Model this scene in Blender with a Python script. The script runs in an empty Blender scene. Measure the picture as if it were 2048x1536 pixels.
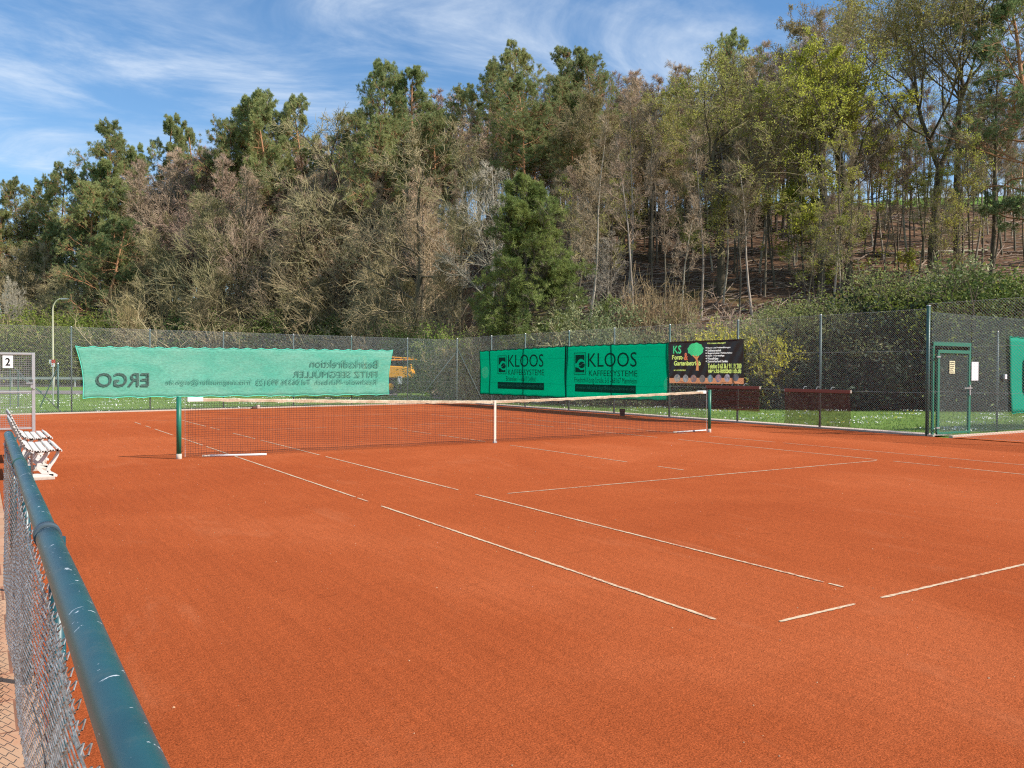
import bpy, math, random
import numpy as np
from mathutils import Vector, Matrix
scene = bpy.context.scene
COL = scene.collection
R = math.radians
# ------------------------------------------------------------------ camera
CAM = np.array([-9.339574, -15.331644, 1.549479])
PITCH, YAW, ROLL, F = -0.0158025, 0.5673041, 0.0039362, 1679.07
def cam_axes(p, y, r):
    cp, sp, cy, sy = math.cos(p), math.sin(p), math.cos(y), math.sin(y)
    f = np.array([sy*cp, cy*cp, sp]); rt = np.array([cy, -sy, 0.]); up = np.cross(rt, f)
    rt2 = rt*math.cos(r)+up*math.sin(r); return rt2, np.cross(rt2, f), f
RT, UP, FW = cam_axes(PITCH, YAW, ROLL)
cd = bpy.data.cameras.new('camera'); cam = bpy.data.objects.new('camera', cd); COL.objects.link(cam)
cd.sensor_width = 36; cd.lens = F/2048*36; cd.clip_end = 3000; cd.clip_start = 0.05
m = Matrix.Identity(4)
for i in range(3):
    m[i][0] = RT[i]; m[i][1] = UP[i]; m[i][2] = -FW[i]; m[i][3] = CAM[i]
cam.matrix_world = m; scene.camera = cam
# ------------------------------------------------------------------ sky, sun, exposure
SUN_EL, SUN_ROT = R(41.0), math.atan2(0.642, -0.767)
scene.view_settings.view_transform = 'Standard'; scene.view_settings.look = 'None'
scene.view_settings.exposure = 0.38; scene.view_settings.gamma = 1; scene.view_settings.use_curve_mapping = False
w = bpy.data.worlds.new("World"); scene.world = w; w.use_nodes = True
nt = w.node_tree; nt.nodes.clear()
def N(nt, t, **k):
    n = nt.nodes.new(t)
    for a, b in k.items(): setattr(n, a, b)
    return n
out = N(nt, 'ShaderNodeOutputWorld'); bg = N(nt, 'ShaderNodeBackground')
sky = N(nt, 'ShaderNodeTexSky', sky_type='NISHITA'); sky.sun_disc = False
sky.sun_elevation = SUN_EL; sky.sun_rotation = SUN_ROT; sky.altitude = 300; sky.air_density = 1.1; sky.dust_density = 0.15; sky.ozone_density = 3.0
bg.inputs['Strength'].default_value = 0.11
# cirrus: wisps on a high layer (direction divided by its height)
tc = N(nt, 'ShaderNodeTexCoord'); sx = N(nt, 'ShaderNodeSeparateXYZ'); nt.links.new(tc.outputs['Generated'], sx.inputs[0])
mx = N(nt, 'ShaderNodeMath', operation='MAXIMUM'); nt.links.new(sx.outputs[2], mx.inputs[0]); mx.inputs[1].default_value = 0.03
ad = N(nt, 'ShaderNodeMath', operation='ADD'); nt.links.new(mx.outputs[0], ad.inputs[0]); ad.inputs[1].default_value = 0.12
dx = N(nt, 'ShaderNodeMath', operation='DIVIDE'); dy = N(nt, 'ShaderNodeMath', operation='DIVIDE')
nt.links.new(sx.outputs[0], dx.inputs[0]); nt.links.new(ad.outputs[0], dx.inputs[1])
nt.links.new(sx.outputs[1], dy.inputs[0]); nt.links.new(ad.outputs[0], dy.inputs[1])
cb = N(nt, 'ShaderNodeCombineXYZ'); nt.links.new(dx.outputs[0], cb.inputs[0]); nt.links.new(dy.outputs[0], cb.inputs[1])
def wnoise(scale, rot, sc, detail, dist, rough=0.6, loc=(0, 0, 0)):
    mp = N(nt, 'ShaderNodeMapping'); mp.inputs['Rotation'].default_value = (0, 0, R(rot)); mp.inputs['Scale'].default_value = sc; mp.inputs['Location'].default_value = loc
    nz = N(nt, 'ShaderNodeTexNoise'); nz.inputs['Scale'].default_value = scale; nz.inputs['Detail'].default_value = detail
    nz.inputs['Distortion'].default_value = dist; nz.inputs['Roughness'].default_value = rough
    nt.links.new(cb.outputs[0], mp.inputs[0]); nt.links.new(mp.outputs[0], nz.inputs['Vector']); return nz.outputs[0]
n1 = wnoise(1.5, 60, (0.75, 1.25, 1), 10, 0.8, 0.62, (4.2, 9.4, 0)); n2 = wnoise(0.45, 20, (1, 1.2, 1), 3, 0.3, 0.5, (5.3, 2.2, 0)); n3 = wnoise(4.5, 40, (0.35, 1.6, 1), 6, 0.6, 0.65)
def rng_(x, a, b, c=0., d=1.):
    r = N(nt, 'ShaderNodeMapRange', interpolation_type='SMOOTHSTEP'); nt.links.new(x, r.inputs[0])
    for i, v in enumerate((a, b, c, d)): r.inputs[i+1].default_value = v
    return r.outputs[0]
def mul(a, b):
    r = N(nt, 'ShaderNodeMath', operation='MULTIPLY')
    for i, v in enumerate((a, b)):
        if isinstance(v, (int, float)): r.inputs[i].default_value = v
        else: nt.links.new(v, r.inputs[i])
    return r.outputs[0]
CL = mul(mul(rng_(n1, 0.39, 0.80), rng_(n2, 0.26, 0.56, 0.12, 1.0)), rng_(n3, 0.25, 0.7, 0.7, 1.1))
veil = rng_(sx.outputs[2], 0.0, 0.40, 0.13, 0.05)
clv = N(nt, 'ShaderNodeMath', operation='ADD'); clv.use_clamp = True; nt.links.new(CL, clv.inputs[0]); nt.links.new(veil, clv.inputs[1])
mixc = N(nt, 'ShaderNodeMix', data_type='RGBA'); nt.links.new(clv.outputs[0], mixc.inputs[0]); hsk = N(nt, 'ShaderNodeHueSaturation'); hsk.inputs['Saturation'].default_value = 1.25; hsk.inputs['Value'].default_value = 1.12; nt.links.new(sky.outputs[0], hsk.inputs['Color']); nt.links.new(hsk.outputs[0], mixc.inputs[6])
mixc.inputs[7].default_value = (6.3, 6.9, 7.6, 1)
nt.links.new(mixc.outputs[2], bg.inputs[0]); nt.links.new(bg.outputs[0], out.inputs[0])
sl = bpy.data.lights.new('sun', 'SUN'); sl.energy = 5.0; sl.angle = R(0.55); sl.color = (1, 0.94, 0.84)
sun = bpy.data.objects.new('sun', sl); COL.objects.link(sun)
sd = Vector((math.sin(SUN_ROT)*math.cos(SUN_EL), math.cos(SUN_ROT)*math.cos(SUN_EL), math.sin(SUN_EL)))
sun.rotation_euler = sd.to_track_quat('Z', 'Y').to_euler(); sun.location = (30, -30, 40)
scene.cycles.use_denoising = False; scene.cycles.pixel_filter_type = 'BLACKMAN_HARRIS'; scene.cycles.filter_width = 1.2
scene.cycles.max_bounces = 6; scene.cycles.transparent_max_bounces = 12; scene.cycles.diffuse_bounces = 1; scene.cycles.glossy_bounces = 2
scene.cycles.transmission_bounces = 4; scene.cycles.sample_clamp_indirect = 6
# ------------------------------------------------------------------ helpers
def tag(o, label=None, cat=None, group=None, kind=None):
    for k, v in (('label', label), ('category', cat), ('group', group), ('kind', kind)):
        if v: o[k] = v
    return o
def empty(name, loc, label, cat, group=None, rz=0.):
    o = bpy.data.objects.new(name, None); COL.objects.link(o); o.location = loc; o.rotation_euler = (0, 0, rz); o.empty_display_size = .2
    return tag(o, label, cat, group)
def meshobj(name, me, parent=None):
    o = bpy.data.objects.new(name, me); COL.objects.link(o)
    if parent: o.parent = parent
    return o
def nmesh(name, V, Q, mats, mi=None, smooth=False):
    """numpy mesh: V (n,3), Q (m,k)"""
    V = np.asarray(V, np.float32); Q = np.asarray(Q, np.int32); k = Q.shape[1]
    me = bpy.data.meshes.new(name); me.vertices.add(len(V)); me.vertices.foreach_set('co', V.ravel())
    me.loops.add(Q.size); me.loops.foreach_set('vertex_index', Q.ravel())
    me.polygons.add(len(Q)); me.polygons.foreach_set('loop_start', np.arange(0, Q.size, k, dtype=np.int32))
    for mt in mats: me.materials.append(mt)
    if mi is not None: me.polygons.foreach_set('material_index', np.asarray(mi, np.int32))
    me.polygons.foreach_set('use_smooth', np.full(len(Q), smooth, bool))
    me.update(calc_edges=True); return me
class MB:
    def __init__(s): s.v = []; s.f = []
    def add(s, V, Fs):
        b = len(s.v); s.v += [tuple(map(float, p)) for p in V]; s.f += [tuple(i+b for i in f) for f in Fs]; return s
    def box(s, c, sz, M=None):
        a, b, d = sz[0]/2, sz[1]/2, sz[2]/2
        V = [Vector((x, y, z)) for z in (-d, d) for y in (-b, b) for x in (-a, a)]
        if M is not None: V = [M @ v for v in V]
        return s.add([v+Vector(c) for v in V], [(0, 2, 3, 1), (4, 5, 7, 6), (0, 1, 5, 4), (2, 6, 7, 3), (0, 4, 6, 2), (1, 3, 7, 5)])
    def tube(s, p0, p1, r0, r1=None, k=10, caps=True):
        r1 = r0 if r1 is None else r1
        p0, p1 = Vector(p0), Vector(p1); d = (p1-p0).normalized()
        a = d.orthogonal().normalized(); b = d.cross(a); V = []
        for p, r in ((p0, r0), (p1, r1)):
            V += [p+(a*math.cos(2*math.pi*i/k)+b*math.sin(2*math.pi*i/k))*r for i in range(k)]
        Fs = [(i, (i+1) % k, k+(i+1) % k, k+i) for i in range(k)]
        if caps: Fs += [tuple(range(k-1, -1, -1)), tuple(range(k, 2*k))]
        return s.add(V, Fs)
    def path(s, pts, r, k=10):
        pts = [Vector(p) for p in pts]; rs = r if isinstance(r, (list, tuple)) else [r]*len(pts); V = []; a = None
        for i, p in enumerate(pts):
            d = (pts[min(i+1, len(pts)-1)]-pts[max(i-1, 0)]).normalized()
            a = d.orthogonal().normalized() if a is None else (a-d*a.dot(d)).normalized()
            b = d.cross(a); V += [p+(a*math.cos(2*math.pi*j/k)+b*math.sin(2*math.pi*j/k))*rs[i] for j in range(k)]
        n = len(pts); Fs = [(i*k+j, i*k+(j+1) % k, (i+1)*k+(j+1) % k, (i+1)*k+j) for i in range(n-1) for j in range(k)]
        Fs += [tuple(range(k-1, -1, -1)), tuple(range((n-1)*k, n*k))]
        return s.add(V, Fs)
    def prism(s, poly, fn, t0, t1):
        n = len(poly); V = [fn(a, b, t) for t in (t0, t1) for a, b in poly]
        return s.add(V, [(i, (i+1) % n, n+(i+1) % n, n+i) for i in range(n)]+[tuple(range(n-1, -1, -1)), tuple(range(n, 2*n))])
    def build(s, name, mt, parent=None, smooth=False, bevel=0):
        me = bpy.data.meshes.new(name); me.from_pydata(s.v, [], s.f); me.materials.append(mt)
        if smooth: me.polygons.foreach_set('use_smooth', [len(p.vertices) == 4 for p in me.polygons])
        o = meshobj(name, me, parent)
        if bevel:
            b = o.modifiers.new('b', 'BEVEL'); b.width = bevel; b.segments = 2; b.limit_method = 'ANGLE'
        return o
def disp(x):                       # hill and bearing lookups -------------------
    pass
def bearing_u(x, y):
    dx_, dy_ = x-CAM[0], y-CAM[1]; dep = dx_*math.sin(YAW)+dy_*math.cos(YAW); lat = dx_*math.cos(YAW)-dy_*math.sin(YAW)
    ang = np.arctan2(lat, dep); return 1024+F*np.tan(np.clip(ang, -1.2, 1.2)), np.hypot(dep, np.minimum(abs(lat), 0)) if False else (1024+F*np.tan(np.clip(ang, -1.2, 1.2)), dep)
TU = [-1200, -400, 0, 150, 300, 500, 700, 820, 900, 1000, 1400, 1800, 2048, 3000]
TD = [90, 88, 86, 86, 86, 84, 82, 72, 56, 47, 43, 41.5, 40.5, 36]
TS = [.30, .36, .42, .42, .42, .42, .42, .42, .42, .40, .37, .36, .35, .35]
TH = [4, 5, 7.5, 9, 10.5, 13, 16.5, 18, 19, 20, 22, 22.6, 23.2, 24]
TB = [0, 0, 0, 0, 0, 0, 0, 0, 0, .05, .1, .22, .24, .24]
def hill(x, y):
    x = np.asarray(x, float); y = np.asarray(y, float)
    dx_, dy_ = x-CAM[0], y-CAM[1]; sy, cy = math.sin(YAW), math.cos(YAW)
    dep = dx_*sy+dy_*cy; lat = dx_*cy-dy_*sy
    u = 1024+F*lat/np.maximum(dep, 5.0)
    d0, s, h, b = (np.interp(u, TU, t) for t in (TD, TS, TH, TB))
    t = dep-d0
    k = 1.6; z = s*k*np.logaddexp(0, t/k)                    # soft foot
    e = (h-z)/1.2; z = h-1.2*np.logaddexp(0, e)+1.2*np.logaddexp(0, (h*1.0)/1.2)-h   # soft crest
    tb = np.clip(t-h/s, 0, 24); z = z+b*tb
    z = z+0.22*np.sin(x*.31+1.3)*np.sin(y*.27+.4)*np.clip(t/8, 0, 1)+.1*np.sin(x*1.1)*np.cos(y*.9)*np.clip(t/8, 0, 1)
    return np.where(dep < 15, 0, z)*1.0, t, h/s
def at(u, d):
    lat = (u-1024)/F*d; x = CAM[0]+math.sin(YAW)*d+math.cos(YAW)*lat; y = CAM[1]+math.cos(YAW)*d-math.sin(YAW)*lat
    return x, y, float(hill(x, y)[0])
def z_at(u, v, d): return CAM[2]+d*((768-v)/F+math.tan(PITCH))
def ray(u, v): return RT*((u-1024)/F)+UP*((768-v)/F)+FW
def onz(u, v, z=0.):
    r = ray(u, v); return CAM+r*((z-CAM[2])/r[2])
class Plane:
    """vertical plane: origin O, horizontal unit e, normal n towards the court"""
    def __init__(s, O, e, n): s.O = np.array([O[0], O[1], 0.]); s.e = np.array([e[0], e[1], 0.]); s.e /= np.linalg.norm(s.e); s.n = np.array([n[0], n[1], 0.]); s.n /= np.linalg.norm(s.n)
    def P(s, a, z, off=0.): return s.O+s.e*a+s.n*off+np.array([0, 0, z])
    def px(s, u, v):
        r = ray(u, v); t = ((s.O-CAM)@s.n)/(r@s.n); p = CAM+r*t; return float((p-s.O)@s.e), float(p[2])
# ------------------------------------------------------------------ materials
def mat(name, col, rough=0.7, noise=0., nscale=5., col2=None, bump=0., bscale=40., metal=0., spec=0.3, rand=0., trans=0., transcol=None, alpha=1., vec='Object', dist=0.002, stretch=None, n2=None):
    mt = bpy.data.materials.new(name); mt.use_nodes = True; t = mt.node_tree; b = t.nodes['Principled BSDF']; o = t.nodes['Material Output']
    b.inputs['Roughness'].default_value = rough; b.inputs['Metallic'].default_value = metal; b.inputs['Specular IOR Level'].default_value = spec
    c = N(t, 'ShaderNodeRGB').outputs[0]; c.default_value = (*col, 1); tcn = N(t, 'ShaderNodeTexCoord'); vsrc = tcn.outputs[vec]
    if stretch:
        mp = N(t, 'ShaderNodeMapping'); mp.inputs['Scale'].default_value = stretch; t.links.new(vsrc, mp.inputs[0]); vsrc = mp.outputs[0]
    if noise or col2:
        nz = N(t, 'ShaderNodeTexNoise'); nz.inputs['Scale'].default_value = nscale; nz.inputs['Detail'].default_value = 6; t.links.new(vsrc, nz.inputs['Vector'])
        mr = N(t, 'ShaderNodeMapRange'); t.links.new(nz.outputs[0], mr.inputs[0]); mr.inputs[1].default_value = .32; mr.inputs[2].default_value = .68
        if col2:
            mxn = N(t, 'ShaderNodeMix', data_type='RGBA'); t.links.new(mr.outputs[0], mxn.inputs[0]); t.links.new(c, mxn.inputs[6]); mxn.inputs[7].default_value = (*col2, 1); c = mxn.outputs[2]
        if noise:
            hs = N(t, 'ShaderNodeHueSaturation'); mr2 = N(t, 'ShaderNodeMapRange'); nz2 = N(t, 'ShaderNodeTexNoise'); nz2.inputs['Scale'].default_value = n2 or nscale*4.3; nz2.inputs['Detail'].default_value = 5
            t.links.new(vsrc, nz2.inputs['Vector']); t.links.new(nz2.outputs[0], mr2.inputs[0]); mr2.inputs[1].default_value = .25; mr2.inputs[2].default_value = .75
            mr2.inputs[3].default_value = 1-noise; mr2.inputs[4].default_value = 1+noise; t.links.new(mr2.outputs[0], hs.inputs['Value']); t.links.new(c, hs.inputs['Color']); c = hs.outputs[0]
    if rand:
        oi = N(t, 'ShaderNodeObjectInfo'); hs = N(t, 'ShaderNodeHueSaturation')
        a = N(t, 'ShaderNodeMapRange'); t.links.new(oi.outputs['Random'], a.inputs[0]); a.inputs[3].default_value = 1-rand; a.inputs[4].default_value = 1+rand; t.links.new(a.outputs[0], hs.inputs['Value'])
        m7 = N(t, 'ShaderNodeMath', operation='MULTIPLY'); m7.inputs[1].default_value = 7.31; t.links.new(oi.outputs['Random'], m7.inputs[0]); fr = N(t, 'ShaderNodeMath', operation='FRACT'); t.links.new(m7.outputs[0], fr.inputs[0])
        a2 = N(t, 'ShaderNodeMapRange'); t.links.new(fr.outputs[0], a2.inputs[0]); a2.inputs[3].default_value = .5-rand*.09; a2.inputs[4].default_value = .5+rand*.09; t.links.new(a2.outputs[0], hs.inputs['Hue'])
        t.links.new(c, hs.inputs['Color']); c = hs.outputs[0]
    t.links.new(c, b.inputs['Base Color'])
    if bump:
        bz = N(t, 'ShaderNodeTexNoise'); bz.inputs['Scale'].default_value = bscale; bz.inputs['Detail'].default_value = 5; t.links.new(vsrc, bz.inputs['Vector'])
        bp = N(t, 'ShaderNodeBump'); bp.inputs['Strength'].default_value = bump; bp.inputs['Distance'].default_value = dist; t.links.new(bz.outputs[0], bp.inputs['Height']); t.links.new(bp.outputs[0], b.inputs['Normal'])
    sh = b.outputs[0]
    if trans:
        tr = N(t, 'ShaderNodeBsdfTranslucent'); ms = N(t, 'ShaderNodeMixShader'); ms.inputs[0].default_value = trans
        if transcol: tr.inputs[0].default_value = (*transcol, 1)
        else: t.links.new(c, tr.inputs[0])
        t.links.new(sh, ms.inputs[1]); t.links.new(tr.outputs[0], ms.inputs[2]); sh = ms.outputs[0]
    if alpha < 1:
        tp = N(t, 'ShaderNodeBsdfTransparent'); ms = N(t, 'ShaderNodeMixShader'); ms.inputs[0].default_value = alpha
        t.links.new(tp.outputs[0], ms.inputs[1]); t.links.new(sh, ms.inputs[2]); sh = ms.outputs[0]
    t.links.new(sh, o.inputs[0]); return mt
M = {}
M['post_green'] = mat('green powder coat', (.03, .10, .085), .45, noise=.15, nscale=6, spec=.5)
M['post_grey'] = mat('weathered green grey post', (.07, .115, .11), .5, noise=.2, nscale=6, spec=.5)
M['gate_green'] = mat('gate green', (.012, .16, .095), .45, noise=.1, nscale=6, spec=.5)
M['galv'] = mat('galvanised steel', (.50, .50, .49), .42, noise=.12, nscale=14, metal=.6, spec=.5)
M['wire'] = mat('fence wire', (.50, .52, .52), .4, metal=.4, spec=.6)
M['wire_green'] = mat('green fence wire', (.28, .34, .31), .4, metal=.35, spec=.5)
M['wire_dark'] = mat('foreground wire', (.46, .44, .42), .3, noise=.4, nscale=30, metal=.55, spec=.8, col2=(.20, .15, .12))
M['wire_rust'] = mat('rusty wire', (.11, .07, .045), .6, metal=.3)
M['white_plastic'] = mat('aged white plastic', (.66, .63, .58), .5, noise=.08, nscale=12, bump=.1, bscale=60)
M['concrete'] = mat('pale concrete', (.52, .43, .35), .85, noise=.12, nscale=9, bump=.3, bscale=60)
M['brownmetal'] = mat('brown steel', (.13, .075, .06), .55, noise=.2)
M['net_cord'] = mat('net cord', (.045, .03, .03), .8)
M['brownnet'] = mat('brown drag net', (.13, .05, .036), .8)
M['brownbeam'] = mat('brown plank', (.22, .075, .05), .6, noise=.25, nscale=8, stretch=(1, 1, 6))
M['paper'] = mat('paper', (.78, .78, .80), .6)
M['yellowpaper'] = mat('faded yellow notice', (.72, .68, .42), .6)
M['ink'] = mat('black ink', (.02, .02, .022), .6)
M['white'] = mat('white', (.8, .8, .78), .6, noise=.04)
M['red'] = mat('red sign', (.62, .06, .03), .5)
M['blue'] = mat('blue print', (.02, .17, .55), .6)
M['tape'] = mat('weathered net tape', (.66, .57, .42), .8, noise=.3, nscale=3, col2=(.46, .33, .21), n2=30)
M['dirtstrap'] = mat('net strap', (.72, .64, .52), .8, noise=.15, nscale=5)

# ------------------------------------------------------------------ ground, hill
GY0, GS = 17.75, (20.1-17.6)/(10.1+6.57)
def back_y(x): return 17.6+(x+6.57)*GS
def sheet(name, poly, z, mt, nx=0):
    b = MB(); n = len(poly); b.add([(x, y, z) for x, y in poly], [tuple(range(n))]); o = b.build(name, mt); tag(o, kind='structure'); return o
# terrain grid (fine in front, coarse far)
def axis(lo, hi, f0, f1, step, big):
    a = list(np.arange(f0, f1+step, step)); b = []; x = f0; s = step
    while x > lo: s *= 1.35; x -= s; b.append(max(x, lo))
    c = []; x = a[-1]; s = step
    while x < hi: s *= 1.35; x += s; c.append(min(x, hi))
    return np.array(b[::-1]+a+c)
gx = axis(-1500, 1500, -60, 150, 1.3, 0); gy = axis(-1500, 1500, -40, 140, 1.3, 0)
X, Y = np.meshgrid(gx, gy); Z, T, HS = hill(X, Y)
inner = (X > -40) & (X < 45) & (Y > -60) & (T < 0); Z = Z-0.03
V = np.stack([X, Y, Z], -1).reshape(-1, 3); nx_, ny_ = len(gx), len(gy)
I = np.arange(nx_*ny_).reshape(ny_, nx_); Q = np.stack([I[:-1, :-1], I[:-1, 1:], I[1:, 1:], I[1:, :-1]], -1).reshape(-1, 4)
gm = bpy.data.materials.new('ground'); gm.use_nodes = True; t = gm.node_tree; b = t.nodes['Principled BSDF']; b.inputs['Roughness'].default_value = .95; b.inputs['Specular IOR Level'].default_value = .1
def ramp(t, src, stops):
    r = N(t, 'ShaderNodeValToRGB'); t.links.new(src, r.inputs[0]); e = r.color_ramp.elements
    while len(e) < len(stops): e.new(.5)
    for i, (p, c) in enumerate(stops): e[i].position = p; e[i].color = (*c, 1)
    return r.outputs[0]
def tn(t, scale, detail=6, vec=None, rough=.6, dist=0.):
    n = N(t, 'ShaderNodeTexNoise'); n.inputs['Scale'].default_value = scale; n.inputs['Detail'].default_value = detail; n.inputs['Roughness'].default_value = rough; n.inputs['Distortion'].default_value = dist
    if vec: t.links.new(vec, n.inputs['Vector'])
    return n.outputs[0]
tco = N(t, 'ShaderNodeTexCoord').outputs['Object']
grass = ramp(t, tn(t, .8, 9, tco, .7), [(.3, (.10, .17, .03)), (.5, (.15, .25, .045)), (.7, (.22, .31, .07))])
litter = ramp(t, tn(t, 1.4, 12, tco, .75), [(.3, (.045, .026, .016)), (.46, (.135, .075, .044)), (.6, (.22, .128, .075)), (.78, (.30, .21, .135))])
mossy = ramp(t, tn(t, .22, 4, tco), [(.56, (0, 0, 0)), (.66, (.6, .6, .6))])
mx1 = N(t, 'ShaderNodeMix', data_type='RGBA'); t.links.new(mossy, mx1.inputs[0]); t.links.new(litter, mx1.inputs[6]); mx1.inputs[7].default_value = (.075, .09, .025, 1)
at_ = N(t, 'ShaderNodeAttribute', attribute_name='forest'); mx2 = N(t, 'ShaderNodeMix', data_type='RGBA'); t.links.new(at_.outputs['Fac'], mx2.inputs[0]); t.links.new(grass, mx2.inputs[6]); t.links.new(mx1.outputs[2], mx2.inputs[7])
t.links.new(mx2.outputs[2], b.inputs['Base Color'])
bp = N(t, 'ShaderNodeBump'); bp.inputs['Strength'].default_value = .8; bp.inputs['Distance'].default_value = .12; t.links.new(tn(t, 5, 8, tco, .7), bp.inputs['Height']); t.links.new(bp.outputs[0], b.inputs['Normal'])
me = nmesh('ground', V, Q, [gm], smooth=True)
fa = me.attributes.new('forest', 'FLOAT', 'POINT')
fo = np.clip((T+1.5)/2.0, 0, 1)*np.clip((HS-T+2)/3, 0, 1); fa.data.foreach_set('value', fo.ravel().astype(np.float32))
tag(meshobj('ground', me), kind='structure')

# clay
cm = bpy.data.materials.new('clay'); cm.use_nodes = True; t = cm.node_tree; b = t.nodes['Principled BSDF']; b.inputs['Roughness'].default_value = 1; b.inputs['Specular IOR Level'].default_value = .04
tco = N(t, 'ShaderNodeTexCoord').outputs['Object']
base = ramp(t, tn(t, .22, 9, tco, .66, .6), [(.30, (.345, .073, .022)), (.5, (.392, .088, .027)), (.70, (.46, .115, .040))])
fine = tn(t, 105, 4, tco, .85); med = tn(t, 34, 4, tco, .7)
hs = N(t, 'ShaderNodeHueSaturation'); t.links.new(base, hs.inputs['Color'])
mr = N(t, 'ShaderNodeMapRange'); t.links.new(fine, mr.inputs[0])
for i, v in enumerate((.34, .66, .42, 1.60)): mr.inputs[i+1].default_value = v
mr2 = N(t, 'ShaderNodeMapRange'); t.links.new(med, mr2.inputs[0])
for i, v in enumerate((.3, .7, .86, 1.14)): mr2.inputs[i+1].default_value = v
mm = N(t, 'ShaderNodeMath', operation='MULTIPLY'); t.links.new(mr.outputs[0], mm.inputs[0]); t.links.new(mr2.outputs[0], mm.inputs[1]); t.links.new(mm.outputs[0], hs.inputs['Value'])
# dusty pale scuffs, stretched the way the court is dragged
mp = N(t, 'ShaderNodeMapping'); mp.inputs['Scale'].default_value = (1.0, .35, 1); mp.inputs['Rotation'].default_value = (0, 0, R(12)); t.links.new(tco, mp.inputs[0])
sc_ = ramp(t, tn(t, 1.6, 9, mp.outputs[0], .72, .8), [(.56, (0, 0, 0)), (.80, (.55, .55, .55))])
mxs = N(t, 'ShaderNodeMix', data_type='RGBA'); t.links.new(sc_, mxs.inputs[0]); t.links.new(hs.outputs[0], mxs.inputs[6]); mxs.inputs[7].default_value = (.50, .155, .066, 1)
t.links.new(mxs.outputs[2], b.inputs['Base Color'])
bp = N(t, 'ShaderNodeBump'); bp.inputs['Strength'].default_value = 1; bp.inputs['Distance'].default_value = .008; t.links.new(fine, bp.inputs['Height'])
bp2 = N(t, 'ShaderNodeBump'); bp2.inputs['Strength'].default_value = .35; bp2.inputs['Distance'].default_value = .03; t.links.new(tn(t, 14, 5, tco, .6), bp2.inputs['Height']); t.links.new(bp.outputs[0], bp2.inputs['Normal']); t.links.new(bp2.outputs[0], b.inputs['Normal'])
# drag mat sweeps and slide scars: fine relief and slightly darker grooves
mpw = N(t, 'ShaderNodeMapping'); mpw.inputs['Scale'].default_value = (3.2, .16, 1); mpw.inputs['Rotation'].default_value = (0, 0, R(-4)); t.links.new(tco, mpw.inputs[0]); swp = tn(t, 6, 5, mpw.outputs[0], .6, .25)
mpq = N(t, 'ShaderNodeMapping'); mpq.inputs['Scale'].default_value = (1.0, 2.6, 1); mpq.inputs['Rotation'].default_value = (0, 0, R(35)); t.links.new(tco, mpq.inputs[0]); scar = ramp(t, tn(t, 2.3, 7, mpq.outputs[0], .62, .7), [(.63, (0, 0, 0)), (.72, (1, 1, 1))])
hs2 = N(t, 'ShaderNodeHueSaturation'); t.links.new(mxs.outputs[2], hs2.inputs['Color']); mq = N(t, 'ShaderNodeMapRange'); t.links.new(swp, mq.inputs[0])
for i, v in enumerate((.35, .65, .94, 1.06)): mq.inputs[i+1].default_value = v
mq2 = N(t, 'ShaderNodeMapRange'); t.links.new(scar, mq2.inputs[0]); mq2.inputs[3].default_value = 1; mq2.inputs[4].default_value = .84
mq3 = N(t, 'ShaderNodeMath', operation='MULTIPLY'); t.links.new(mq.outputs[0], mq3.inputs[0]); t.links.new(mq2.outputs[0], mq3.inputs[1]); t.links.new(mq3.outputs[0], hs2.inputs['Value']); t.links.new(hs2.outputs[0], b.inputs['Base Color'])
bp3 = N(t, 'ShaderNodeBump'); bp3.inputs['Strength'].default_value = .5; bp3.inputs['Distance'].default_value = .012; t.links.new(mq3.outputs[0], bp3.inputs['Height']); t.links.new(bp2.outputs[0], bp3.inputs['Normal']); t.links.new(bp3.outputs[0], b.inputs['Normal'])
M['clay'] = cm
sheet('clay_court', [(-9.10, -22), (10.02, -22), (10.02, back_y(10.02)-.12), (-9.10, back_y(-9.10)-.12)], 0, cm)
sheet('clay_court', [(10.28, -24), (34, -24), (34, -4.1), (10.28, -4.1)], -.004, cm)
sheet('clay_court', [(-16, 3.0), (-9.104, 3.0), (-9.104, back_y(-9.1)-.12), (-16, back_y(-16)-.12)], -.002, cm)
# brown far court strip seen at the left
grav = mat('pale gravel', (.66, .52, .43), .9, noise=.45, nscale=20, n2=70, bump=.9, bscale=50, dist=.02)
sheet('gravel_strip', [(10.18, -3.7), (11.0, -3.7), (10.95, back_y(10.95)-.1), (10.18, back_y(10.2)-.1)], .012, grav)
kb = MB(); 
kb.box((10.10, 8.2, .02), (.08, 23.9, .05))
k_ = kb.build('kerb', mat('kerb stone', (.42, .34, .28), .9, noise=.2, nscale=8, bump=.3), bevel=.01); tag(k_, kind='structure')
kb = MB(); a0 = Vector((-16, back_y(-16)-.06, .018)); a1 = Vector((10.0, back_y(10.0)-.06, .018)); dd = (a1-a0)
kb.box((a0+a1)/2, (dd.length, .07, .05), Matrix.Rotation(math.atan2(dd.y, dd.x), 3, 'Z')); tag(kb.build('kerb', mat('pale kerb stone', (.55, .42, .33), .9, noise=.2, nscale=8), bevel=.008), kind='structure')
kb = MB(); kb.box((22.3, -4.05, .01), (24, .10, .07)); tag(kb.build('kerb', mat('pale kerb', (.55, .42, .33), .9, noise=.2, nscale=8), bevel=.008), kind='structure')
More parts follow.
